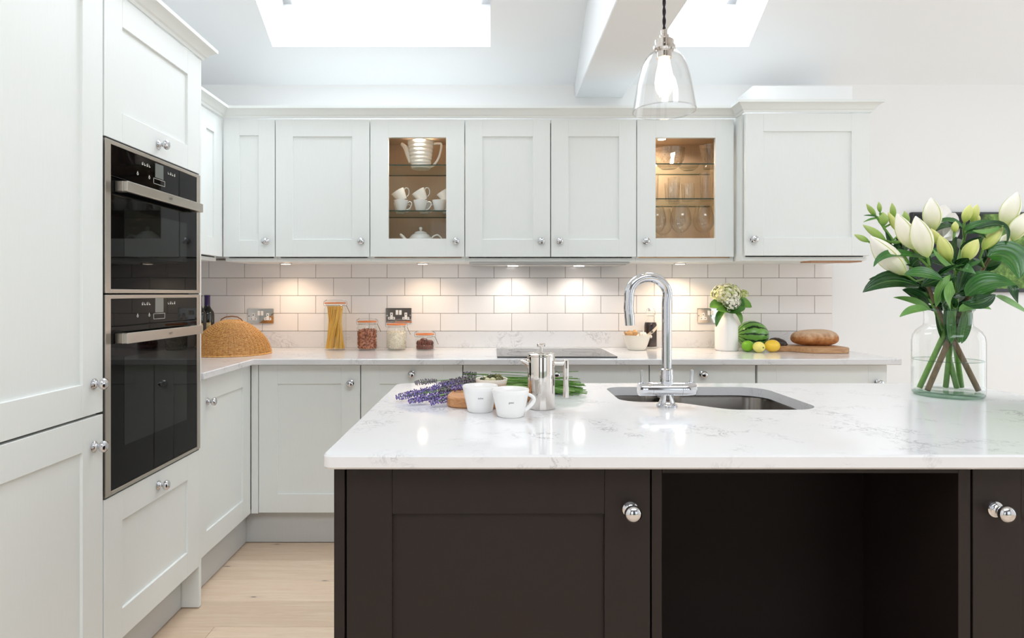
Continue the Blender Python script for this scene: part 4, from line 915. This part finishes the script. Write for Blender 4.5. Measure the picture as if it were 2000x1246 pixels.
for k in range(420):
    a = random.uniform(0, 2*PI); r = 0.044+random.uniform(0, 0.006) if k < 330 else 0.045*math.sqrt(random.random()); z = random.uniform(0.010, 0.108) if k < 330 else random.uniform(0.102, 0.112)
    c = Vector((r*math.cos(a), r*math.sin(a), z)); d = Vector((random.gauss(0, 1), random.gauss(0, 1), random.gauss(0, 1))).normalized()*0.008; e = d.orthogonal().normalized()*0.004
    pts = [c-d, c+e, c+d]
    for p in pts:
        m_ = math.hypot(p.x, p.y)
        if m_ > 0.0525: p.x *= 0.0525/m_; p.y *= 0.0525/m_
        p.z = max(0.006, p.z)
    q.tube(pts, 0.0021, 5)
BP = N('brown_pasta'); BP.base(BP.ramp(BP.noise(BP.coord((1, 1, 1)), 90, 2), [(0.35, srgb(128, 66, 44)), (0.6, srgb(206, 140, 108))])).set(Roughness=0.55)
stuff(q.build('pasta_twists', BP.m, t, 60))
t = jar('clip-top glass jar of white grains under the socket', -0.522, YJ, 0.0555, 0.160)
q = MB(); q.lathe([(0, 0.008), (0.049, 0.008), (0.049, 0.096), (0, 0.101)], 24)
for k in range(900):
    a = random.uniform(0, 2*PI); r = 0.0490+random.uniform(0, 0.003) if k < 760 else 0.049*math.sqrt(random.random()); z = random.uniform(0.010, 0.098) if k < 760 else 0.0985+random.uniform(0, 0.003)
    q.ell((r*math.cos(a), r*math.sin(a), z), (0.0018, 0.0018, 0.0034), 5, 3, Matrix.Rotation(random.uniform(0, 3), 3, (random.gauss(0, 1), random.gauss(0, 1), random.gauss(0, 1.0))))
GR = N('white_grain'); GR.base(GR.ramp(GR.noise(GR.coord((1, 1, 1)), 150, 2), [(0.35, srgb(226, 212, 188)), (0.55, srgb(248, 240, 224))])).set(Roughness=0.6)
stuff(q.build('grain', GR.m, t, 180))
t = jar('low clip-top glass jar of dark dried pods, nearest the hob', -0.366, YJ, 0.053, 0.106)
POD = N('dried_pod'); POD.base(POD.ramp(POD.noise(POD.coord((60, 60, 6)), 5, 3), [(0.35, srgb(58, 30, 26)), (0.65, srgb(136, 70, 50))])).set(Roughness=0.4); POD = POD.m
q = MB(); q.lathe([(0, 0.006), (0.047, 0.006), (0.048, 0.022), (0.043, 0.03), (0, 0.032)], 32)
for k in range(18):
    a = 2*PI*k/18; q.ell((0.034*math.cos(a), 0.034*math.sin(a), 0.036), (0.014, 0.0065, 0.017), 10, 8, Matrix.Rotation(a, 3, 'Z'))
q.ell((-0.006, 0, 0.052), (0.022, 0.02, 0.014), 14, 8)
stuff(q.build('dried_pods', POD, t, 60))

# mortar bowl, ginger, garlic, swing-top bottle
t = thing('mixing_bowl', 'small cream bowl holding ginger and garlic beside the hob', 'bowl', (0.795, 3.43, ZW))
q = MB().lathe([(0, 0.002), (0.044, 0.0), (0.049, 0.004), (0.060, 0.030), (0.070, 0.062), (0.0755, 0.080), (0.0765, 0.083), (0.0735, 0.083), (0.068, 0.066), (0.056, 0.030), (0.044, 0.010), (0, 0.009)], 48); q.build('bowl_body', CREAM, t, 50)
MB().lathe([(0, 0), (0.007, 0.0), (0.010, 0.004), (0.006, 0.009), (0, 0.010)], 12, (0.072, -0.012, 0.074), 'x').build('pouring_lip', CREAM, t, 180)
GIN = grained('ginger_skin', srgb(206, 162, 110), 0.3, (40, 40, 40), 0.6)
q = MB()
for (a, b, r) in (((-0.055, -0.012, 0.0), (-0.015, -0.01, 0.008), .014), ((-0.02, -0.005, 0.006), (0.015, 0.0, 0.014), .017), ((0.0, 0.0, 0.012), (0.004, 0.02, 0.022), .011), ((-0.04, -0.015, 0.002), (-0.062, -0.03, 0.018), .008), ((-0.02, 0, 0.01), (-0.03, 0.02, 0.02), .010)):
    a, b = Vector(a), Vector(b); q.tube([a+(b-a)*k/6 for k in range(7)], [r*math.sin(PI*(0.12+0.76*k/6))**0.5*random.uniform(0.9, 1.06) for k in range(7)], 10)
tag(q.build('ginger_root', GIN, None, 70, loc=(0.783, 3.425, ZW+0.082)), 'knobbly piece of fresh ginger in the cream bowl', 'ginger')
t = thing('garlic_bulb', 'white garlic bulb in the cream bowl beside the ginger', 'garlic', (0.828, 3.42, ZW+0.066))
GA = plain('garlic_skin', srgb(240, 234, 226), 0.5); q = MB()
for k in range(7):
    a = 2*PI*k/7; q.ell((0.010*math.cos(a), 0.010*math.sin(a), 0.016), (0.011, 0.009, 0.016), 10, 8, Matrix.Rotation(a, 3, 'Z'))
q.build('cloves', GA, t, 180); MB().tube([(0, 0, 0.026), (0.001, 0, 0.036), (0.004, 0, 0.044)], [0.006, 0.003, 0.0025], 8).build('neck', GA, t, 60)
t = thing('swing_top_bottle', 'swing-top glass bottle of dark syrup with a paper band behind the tap', 'bottle', (0.893, 3.515, ZW))
MB().lathe([(0, 0.001), (0.033, 0), (0.036, 0.004), (0.036, 0.125), (0.034, 0.142), (0.026, 0.155), (0.018, 0.163), (0.0145, 0.172), (0.0135, 0.205), (0.0155, 0.208), (0.0155, 0.216), (0.011, 0.217)], 32).build('bottle_glass', GLASS, t, 60)
MB().lathe([(0, 0.012), (0.0335, 0.012), (0.0345, 0.016), (0.0345, 0.125), (0.0325, 0.141), (0.030, 0.148), (0, 0.148)], 32).build('dark_syrup', plain('syrup', srgb(40, 16, 14), 0.08, 0, 0.6), t, 60)
MB().lathe([(0.011, 0.210), (0.012, 0.217), (0.0115, 0.226), (0.006, 0.230), (0, 0.2305)], 20).build('stopper', PORC, t, 60)
q = MB()
for s in (-1, 1): q.tube([(s*0.0145, 0, 0.182), (s*0.026, -0.004, 0.186), (s*0.025, -0.004, 0.206), (s*0.016, 0, 0.226), (0, 0, 0.2265)], 0.0012, 5)
q.tube(arc((0, 0), 0.0148, 0, 2*PI, 23, 'xy', 0.184)[:-1], 0.0012, 5, True); q.build('wire_bail', WIRE, t, 60)
vs = []; fs = []
for k in range(25):
    a = PI+PI*k/24; zz = 0.096+0.85*0.037*math.cos(a)
    for w_ in (-0.010, 0.010): vs.append((0.0368*math.cos(a), 0.0368*math.sin(a), zz+w_))
for k in range(24): fs.append((2*k, 2*k+2, 2*k+3, 2*k+1))
b = MB().add(vs, fs).build('paper_band', plain('band_paper', srgb(226, 208, 188), 0.6), t, 60)
MB().lathe([(0, 0.001), (0.007, 0.001), (0.007, 0), (0, 0)], 16, (-0.002, -0.0370, 0.097), '-y').build('round_stamp', plain('stamp_grey', srgb(98, 96, 84), 0.5), b, 60)

# white bottle vase with hydrangea
t = thing('ceramic_vase', 'matte white ceramic bottle vase on the back worktop holding the hydrangea', 'vase', (1.276, 3.40, ZW))
MB().lathe([(0, 0.001), (0.056, 0), (0.0595, 0.004), (0.060, 0.01), (0.060, 0.125), (0.057, 0.143), (0.047, 0.163), (0.039, 0.178), (0.0355, 0.190), (0.0355, 0.212), (0.037, 0.216), (0.0345, 0.217), (0.032, 0.205), (0.032, 0.15), (0, 0.14)], 48).build('vase_body', MATW, t, 50)
HB = Vector((1.276, 3.40, ZW+0.16)); t = thing('hydrangea', 'cream-green hydrangea head with leaves in the white ceramic vase', 'hydrangea', HB)
FLO = [plain('floret_cream', srgb(244, 240, 208), 0.6), plain('floret_green', srgb(212, 220, 150), 0.6), plain('floret_white', srgb(250, 248, 232), 0.6)]
def florets(c, r, n, name, mat, seed):
    rnd = random.Random(seed); q = MB()
    for k in range(n):
        d = Vector((rnd.gauss(0, 1), rnd.gauss(0, 1), rnd.gauss(0.15, 1))).normalized(); p = Vector(c)+Vector((d.x*r[0], d.y*r[1], d.z*r[2]))*rnd.uniform(0.82, 1.05); u = d.orthogonal().normalized(); w = d.cross(u); ph = rnd.uniform(0, PI)
        for j in range(4):
            a = ph+j*PI/2; e = u*math.cos(a)+w*math.sin(a); f = u*math.cos(a+PI/2)+w*math.sin(a+PI/2); s_ = rnd.uniform(0.0065, 0.0095)
            q.add([p, p+e*s_*0.6+f*s_*0.5+d*0.002, p+e*s_*1.1+d*0.001, p+e*s_*0.6-f*s_*0.5+d*0.002], [(0, 1, 2, 3)])
        q.ell(p+d*0.001, (0.0012, 0.0012, 0.0012), 5, 3)
    return stuff(q.build(name, mat, t, 0))
hc = Vector((-0.004, -0.01, 0.145))
florets(hc, (0.078, 0.07, 0.058), 260, 'flower_head', FLO[0], 1); florets(hc, (0.08, 0.072, 0.060), 130, 'flower_head', FLO[1], 2); florets(hc, (0.074, 0.07, 0.056), 120, 'flower_head', FLO[2], 3)
florets(hc+Vector((0.012, -0.045, -0.045)), (0.045, 0.03, 0.035), 150, 'flower_head', FLO[2], 4); florets((0.086, 0.0, 0.142), (0.032, 0.03, 0.027), 90, 'flower_head', FLO[1], 5)
MB().ell(hc, (0.066, 0.058, 0.047), 16, 10).build('head_core', plain('core_green', srgb(196, 204, 140), 0.7), t, 180)
for (a, b) in (((0, 0, -0.01), tuple(hc)), ((0.006, 0.004, -0.01), (0.08, 0.0, 0.135))): MB().tube([a, (a[0]*0.5+b[0]*0.5-0.004, a[1], (a[2]+b[2])/2), b], 0.003, 8).build('stalk', LST, t, 60)
HL = leafmat('hydrangea_leaf', srgb(34, 88, 30), srgb(92, 150, 54), 0.4)
HL2 = leafmat('hydrangea_leaf_pale', srgb(74, 130, 42), srgb(138, 180, 76), 0.4)
for (b, c, e, w, mt) in (((0.0, -0.01, 0.055), (-0.05, -0.05, 0.115), (-0.108, -0.05, 0.075), .075, HL2), ((0.0, -0.02, 0.055), (-0.03, -0.07, 0.070), (-0.085, -0.085, 0.062), .055, HL2), ((0.006, -0.01, 0.055), (0.05, -0.05, 0.13), (0.122, -0.04, 0.075), .085, HL2), ((0.02, -0.02, 0.05), (0.055, -0.055, 0.075), (0.062, -0.05, 0.125), .06, HL), ((-0.02, -0.02, 0.055), (-0.065, -0.05, 0.05), (-0.075, -0.055, -0.03), .034, HL), ((0.02, -0.02, 0.055), (0.06, -0.05, 0.055), (0.06, -0.055, -0.015), .032, HL2), ((0.0, -0.02, 0.05), (0.02, -0.085, 0.06), (0.07, -0.08, 0.072), .05, HL)):
    MB().leaf(b, c, e, w, nrm=(0, -0.8, 0.6), fold=0.12, sharp=0.8).build('leaf', mt, t, 180, attr=True)

# fruit
k = N('watermelon_rind'); cc = k.n('TexCoord'); sx = k.n('SeparateXYZ'); k.l(cc.outputs['Object'], sx.inputs[0])
ang = k.math('ARCTAN2', sx.outputs[1], sx.outputs[2]); nz = k.noise(k.coord((14, 26, 26)), 1.6, 5, 0.65); big = k.noise(k.coord((3, 3, 3)), 3, 2)
wv = k.math('SINE', k.math('ADD', k.math('MULTIPLY', ang, 12.0), k.math('MULTIPLY', k.math('SUBTRACT', nz, 0.5), 6.0)))
k.base(k.mix(k.ramp(wv, [(0.45, (0, 0, 0)), (0.75, (1, 1, 1))]), k.mix(big, srgb(92, 150, 58), srgb(128, 182, 84)), srgb(24, 54, 22))).set(Roughness=0.22)
t = thing('watermelon', 'round striped green watermelon behind the lime and lemons', 'watermelon', (1.455, 3.49, ZW))
MB().ell((0, 0, 0), (0.087, 0.076, 0.078), 40, 24, Matrix.Rotation(0.15, 3, 'Y')).build('rind', k.m, t, 180, loc=(0, 0, 0.0785))
def citrus(name, label, loc, r, L, mat, rot, cat):
    t = thing(name, label, cat, loc, rot, 'citrus on the back worktop')
    pr = []
    for i in range(17):
        u = -1+2*i/16; rr = r*math.sqrt(max(0, 1-u*u))**(0.92); x = u*L
        if name == 'lemon': x += 0.10*L*u**9; rr = max(rr, 0.0) + (0.12*r*(1-abs(u))**0.5*0 if True else 0)
        pr.append((rr, x))
    MB().lathe(pr, 28, (0, 0, r), 'x').build('peel', mat, t, 180)
    MB().lathe([(0, 0.0022), (0.003, 0.0018), (0.0042, -0.001), (0, -0.002)], 10, (L*(1.09 if name == 'lemon' else 1.0), 0, r), 'x').build('stalk_end', plain('stalk_scar', srgb(120, 130, 60), 0.6), t, 180)
def peel(name, col):
    k = N(name); k.base(col).set(Roughness=0.32); k.bump(k.noise(k.coord((1, 1, 1)), 420, 1), 0.25, 0.0006); return k.m
citrus('lime', 'bright green lime in front of the watermelon', (1.362, 3.327, ZW), 0.030, 0.032, peel('lime_peel', srgb(120, 178, 28)), 0.4, 'lime')
citrus('lemon', 'pale yellow lemon seen end-on beside the lime', (1.402, 3.281, ZW), 0.0285, 0.034, peel('pale_lemon_peel', srgb(246, 232, 130)), -1.35, 'lemon')
citrus('lemon', 'deep yellow lemon lying sideways in front of the avocado', (1.485, 3.310, ZW), 0.0325, 0.043, peel('lemon_peel', srgb(250, 206, 64)), 0.35, 'lemon')
AV = N('avocado_skin'); AV.base(AV.ramp(AV.noise(AV.coord((1, 1, 1)), 120, 3), [(0.35, srgb(30, 22, 18)), (0.65, srgb(66, 48, 36))])).set(Roughness=0.4); AV.bump(AV.noise(AV.coord((1, 1, 1)), 200, 2), 0.5, 0.001)
t = thing('avocado', 'dark brown avocado behind the deep yellow lemon', 'avocado', (1.548, 3.40, ZW), -0.5)
MB().lathe([(0, -0.048), (0.018, -0.043), (0.030, -0.028), (0.035, -0.008), (0.033, 0.014), (0.025, 0.034), (0.017, 0.046), (0.008, 0.052), (0, 0.053)], 28, (0, 0, 0.035), 'x').build('skin', AV.m, t, 180)
MB().lathe([(0, 0.004), (0.003, 0.003), (0.0035, 0), (0, -0.001)], 10, (0.053, 0, 0.035), 'x').build('stalk_end', plain('avocado_stalk', srgb(96, 74, 44), 0.7), t, 180)

# bread and board
bb = [(1.515, 3.36), (1.54, 3.335), (1.60, 3.325), (1.625, 3.255), (1.66, 3.225), (1.74, 3.215), (1.84, 3.225), (1.872, 3.27), (1.872, 3.42), (1.85, 3.47), (1.76, 3.485), (1.66, 3.47), (1.60, 3.43), (1.54, 3.43), (1.515, 3.40)]
tag(MB().slab(smoothpoly(bb), ZW, 0.938, 0.003).build('bread_board', BOARD2, smooth=40), 'paddle-shaped wooden bread board at the end of the back worktop', 'board')
k = N('bread_crust'); nz = k.noise(k.coord((1, 1, 1)), 26, 5, 0.65); geo = k.n('TexCoord'); sp_ = k.n('SeparateXYZ'); k.l(geo.outputs['Object'], sp_.inputs[0])
crust = k.ramp(nz, [(0.3, srgb(150, 88, 44)), (0.65, srgb(206, 142, 82))]); flour = k.ramp(k.math('ADD', k.math('MULTIPLY', sp_.outputs[2], 9.0), k.math('MULTIPLY', nz, 0.7)), [(0.70, (0, 0, 0)), (0.98, (1, 1, 1))])
k.base(k.mix(k.math('MULTIPLY', flour, 0.62), crust, srgb(228, 208, 182))).set(Roughness=0.75); k.bump(k.noise(k.coord((1, 1, 1)), 70, 5, 0.7), 0.5, 0.003)
vs = []; fs = []; nu, nv = 44, 22
for j in range(nv+1):
    t_ = PI*j/nv
    for i in range(nu):
        a = 2*PI*i/nu; x = math.copysign(abs(math.cos(t_))**0.62, math.cos(t_)); yy = math.sin(t_)**0.55*math.cos(a); zz = math.sin(t_)**0.55*math.sin(a)
        z = 0.036+zz*(0.049 if zz > 0 else 0.036); vs.append((x*0.120, yy*0.060, z+0.003*math.sin(x*2.3+1)*zz))
for j in range(nv):
    for i in range(nu): fs.append((j*nu+i, j*nu+(i+1) % nu, (j+1)*nu+(i+1) % nu, (j+1)*nu+i))
tag(MB().add(vs, fs).build('bread_loaf', k.m, None, 180, loc=(1.752, 3.395, 0.9382)), 'crusty oval loaf of bread on the wooden board', 'bread')

# ================================================================== INSIDE THE GLASS-FRONTED CABINETS
def shelf(label, x0, x1, z):
    t = thing('glass_shelf', label, 'shelf', ((x0+x1)/2, 3.43, z), 0, 'glass shelves in the wall cabinets'); w = (x1-x0)/2
    MB().box(-w, w, -0.148, 0.146, 0, 0.0055).build('glass_plate', SHELFG, t, 0); MB().box(-w, w, -0.150, -0.148, 0, 0.0055).build('polished_edge', EDGEG, t, 0); MB().box(-w, w, 0.1465, 0.148, 0, 0.0055).build('polished_edge', EDGEG, t, 0)
c1, c2 = (-0.632+0.021, -0.139-0.021), (0.754+0.021, 1.2686-0.021)
shelf('upper glass shelf under the white jug', *c1, 1.890); shelf('lower glass shelf under the white cups', *c1, 1.650)
shelf('upper glass shelf under the cut-glass bowl', *c2, 1.896); shelf('lower glass shelf under the tumblers', *c2, 1.713)
for (x, lab) in ((-0.385, 'small warm light in the ceiling of the teapot cabinet'), (0.93, 'small warm light in the ceiling of the glassware cabinet')):
    t = thing('cabinet_spotlight', lab, 'light', (x, 3.335 if x < 0 else 3.42, 2.0635), 0, 'lights inside the wall cabinets')
    MB().lathe([(0.03, 0.0035), (0.03, 0.0), (0.022, -0.002), (0.022, 0.0035)], 24).build('rim', NICKEL, t, 40); MB().lathe([(0, 0.0), (0.0215, 0.0), (0.0215, 0.002), (0, 0.002)], 20).build('lens', emit('cabinet_lens', (1, 0.84, 0.64, 1), 30), t, 40); lamp(t, (0, -0.0, -0.005), 3.6 if x < 0 else 2.4, (1, 0.82, 0.64), 2.8, 0.04)

# white jug
JZ = 1.8957; t = thing('ceramic_jug', 'ridged white ceramic jug on the top cabinet shelf', 'jug', (-0.384, 3.40, JZ))
pr = [(0, 0.001), (0.049, 0.0), (0.0515, 0.003)]
for k in range(7):
    z = 0.004+k*0.0205; r = 0.0525+0.0205*(z/0.148); pr += [(r, z+0.002), (r+0.0022, z+0.012), (r+0.001, z+0.0185), (r-0.0008, z+0.0205)]
pr += [(0.0735, 0.150), (0.071, 0.150), (0.05, 0.008), (0, 0.006)]
b = MB().lathe(pr, 44).build('jug_body', PORC, t, 40)
MB().tube(cr([(-0.054, 0, 0.035), (-0.070, 0, 0.085), (-0.083, 0, 0.115), (-0.106, 0, 0.138)]), crr([0.012, 0.016, 0.014, 0.008]), 14).build('spout', PORC, t, 60)
MB().tube(cr([(0.068, 0, 0.136), (0.092, 0, 0.138), (0.111, 0, 0.134), (0.108, 0, 0.10), (0.094, 0, 0.055), (0.070, 0, 0.022), (0.050, 0, 0.012)]), 0.0064, 10).build('handle', PORC, t, 60)

# tea cups
cup_body = cup_handle = None
def teacup(label, loc, rot=(0, 0, 0)):
    global cup_body, cup_handle
    t = thing('tea_cup', label, 'cup', loc, 0, 'white cups on the cabinet shelf'); t.rotation_euler = rot
    if cup_body is None:
        o = MB().lathe([(0, 0.001), (0.022, 0), (0.024, 0.003), (0.026, 0.008), (0.033, 0.034), (0.0385, 0.058), (0.0385, 0.060), (0.0365, 0.060), (0.031, 0.034), (0.022, 0.006), (0, 0.004)], 32).build('cup_body', PORC, t, 50); cup_body = o.data
        o = MB().tube(cr([(0.034, 0, 0.046), (0.045, 0, 0.053), (0.056, 0, 0.046), (0.054, 0, 0.030), (0.042, 0, 0.014), (0.028, 0, 0.010)]), 0.0027, 8).build('handle', PORC, t, 60); cup_handle = o.data
    else: link('cup_body', cup_body, t); link('handle', cup_handle, t)
SZ = 1.6557
teacup('front white cup in the leftmost stack on the cabinet shelf', (-0.482, 3.335, SZ)); teacup('white cup standing behind the leftmost stack of cups', (-0.500, 3.435, SZ), (0, 0, 0.2)); teacup('tilted white cup on top of the leftmost stack', (-0.478, 3.39, SZ+0.066), (0, -0.55, 0.1))
teacup('front white cup in the middle stack on the cabinet shelf', (-0.378, 3.335, SZ)); teacup('white cup standing behind the middle stack of cups', (-0.368, 3.435, SZ), (0, 0, 0.1)); teacup('tilted white cup on top of the middle stack', (-0.366, 3.385, SZ+0.066), (0, -0.55, 0.1))
teacup('front white cup at the right end of the cabinet shelf', (-0.278, 3.335, SZ)); teacup('white cup standing behind the right end cup', (-0.245, 3.43, SZ), (0, 0, 0.1)); teacup('tilted white cup at the right end, partly behind the door frame', (-0.232, 3.385, SZ+0.064), (0, -0.55, 0.1))
# tea pot
TZ = 1.4075; t = thing('tea_pot', 'round white teapot on the floor of the glass cabinet', 'teapot', (-0.385, 3.40, TZ))
MB().lathe([(0, 0.001), (0.042, 0.0), (0.045, 0.004), (0.058, 0.028), (0.068, 0.060), (0.069, 0.085), (0.062, 0.112), (0.048, 0.130), (0.034, 0.138), (0, 0.140)], 40).build('pot_body', PORC, t, 50)
MB().lathe([(0.036, 0.1375), (0.033, 0.144), (0.018, 0.150), (0.006, 0.152), (0.0055, 0.156), (0.010, 0.162), (0.009, 0.170), (0.004, 0.174), (0, 0.1745)], 28).build('lid', PORC, t, 60)
MB().tube(cr([(-0.055, 0, 0.045), (-0.076, 0, 0.075), (-0.088, 0, 0.108), (-0.106, 0, 0.128), (-0.112, 0, 0.129)]), crr([0.017, 0.014, 0.011, 0.0085, 0.007]), 14).build('spout', PORC, t, 60)
MB().tube(cr([(0.060, 0, 0.112), (0.075, 0, 0.125), (0.095, 0, 0.128), (0.113, 0, 0.108), (0.115, 0, 0.080), (0.098, 0, 0.050), (0.066, 0, 0.045)]), 0.005, 10).build('handle', PORC, t, 60)

# glassware
def glassware(name, label, loc, prof, mat, cat, group=None, n=32, wall=0.0016):
    t = thing(name, label, cat, loc, 0, group)
    return t, MB().lathe(prof, n).build('glass_bowl', mat, t, 60)
GU, GL_, GF = 1.9017, 1.7187, 1.4077
t, b = glassware('crystal_bowl', 'wide cut-glass bowl on the upper shelf of the glassware cabinet', (0.968, 3.42, GU), [(0, 0.001), (0.04, 0), (0.045, 0.004), (0.066, 0.020), (0.080, 0.05), (0.085, 0.085), (0.088, 0.104), (0.085, 0.104), (0.080, 0.08), (0.074, 0.045), (0.058, 0.018), (0, 0.012)], CUTG, 'bowl')
q = MB(); NR = 12
for k in range(NR):
    for s in (-1, 1):
        pts = []
        for i in range(9):
            u = i/8; a = 2*PI*k/NR+s*u*2*PI/NR*1.5; z = 0.016+0.066*u; r = 0.062+0.022*math.sin(u*PI/2); pts.append(((r+0.002)*math.cos(a), (r+0.002)*math.sin(a), z))
        q.tube(pts, 0.0016, 4)
q.tube(arc((0, 0), 0.0865, 0, 2*PI, 39, 'xy', 0.086)[:-1], 0.0014, 4, True); q.build('cut_pattern', CUTG, b, 60)
t, b = glassware('crystal_vase', 'cut-glass vase at the right of the upper cabinet shelf', (1.195, 3.42, GU), [(0, 0.001), (0.034, 0.0), (0.038, 0.004), (0.033, 0.02), (0.036, 0.05), (0.050, 0.09), (0.060, 0.125), (0.057, 0.125), (0.046, 0.09), (0.032, 0.05), (0, 0.02)], CUTG, 'vase')
q = MB()
for k in range(14):
    a = 2*PI*k/14
    for s in (-1, 1): q.tube([(0.036*math.cos(a), 0.036*math.sin(a), 0.01), (0.038*math.cos(a+s*0.2), 0.038*math.sin(a+s*0.2), 0.05), (0.051*math.cos(a+s*0.45), 0.051*math.sin(a+s*0.45), 0.09)], 0.0016, 4)
q.build('cut_pattern', CUTG, b, 60)
t, b = glassware('crystal_dish', 'low cut-glass dish between bowl and vase on the upper cabinet shelf', (1.09, 3.46, GU), [(0, 0.001), (0.03, 0.0), (0.048, 0.012), (0.060, 0.030), (0.058, 0.031), (0.044, 0.016), (0, 0.006)], CUTG, 'dish')
def tumbler(label, x, y, r, h, name='tumbler', cat='glass'):
    t = thing(name, label, cat, (x, y, GL_), 0, 'drinking glasses on the lower cabinet shelf')
    MB().lathe([(0, 0.001), (r*0.82, 0), (r*0.86, 0.003), (r, h), (r-0.002, h), (r*0.80, 0.012), (0, 0.011)], 28).build('glass_wall', WGLASS, t, 60)
    q = MB()
    for k in range(10):
        a = 2*PI*k/10; q.tube([(r*0.87*math.cos(a), r*0.87*math.sin(a), 0.004), ((r*0.975)*math.cos(a), r*0.975*math.sin(a), h*0.82)], 0.0011, 4)
    q.build('cut_flutes', CUTG, t, 60)
tumbler('short tumbler at the left of the lower cabinet shelf', 0.972, 3.37, 0.040, 0.094); tumbler('short tumbler in the middle of the lower cabinet shelf', 1.064, 3.385, 0.037, 0.094)
tumbler('tall straight glass at the right of the lower cabinet shelf', 1.158, 3.37, 0.036, 0.150); tumbler('tall straight glass at the left edge of the lower cabinet shelf', 0.868, 3.38, 0.034, 0.145); tumbler('tall glass standing behind the two short tumblers', 1.016, 3.485, 0.034, 0.145)
wg = None
for (x, y, lab) in ((1.015, 3.36, 'balloon wine glass in the middle of the glassware cabinet floor'), (1.143, 3.375, 'balloon wine glass at the right of the glassware cabinet floor'), (0.885, 3.375, 'balloon wine glass at the left edge of the glassware cabinet floor'), (0.955, 3.49, 'wine glass at the back of the glassware cabinet floor')):
    t = thing('wine_glass', lab, 'wine glass', (x, y, GF), 0, 'wine glasses on the cabinet floor')
    if wg is None:
        a = MB().lathe([(0.004, 0.130), (0.018, 0.138), (0.038, 0.155), (0.052, 0.180), (0.056, 0.205), (0.052, 0.235), (0.043, 0.268), (0.040, 0.282), (0.0392, 0.282), (0.042, 0.268), (0.051, 0.235), (0.055, 0.205), (0.051, 0.180), (0.037, 0.157), (0.015, 0.142), (0, 0.139)], 36).build('wine_bowl', WGLASS, t, 60)
        b = MB().lathe([(0.0055, 0.134), (0.0036, 0.12), (0.0032, 0.06), (0.004, 0.02), (0.008, 0.008), (0.038, 0.002), (0.040, 0.0), (0, 0.0)], 24).build('stem', WGLASS, t, 60); wg = (a.data, b.data)
    else: link('wine_bowl', wg[0], t); link('stem', wg[1], t)
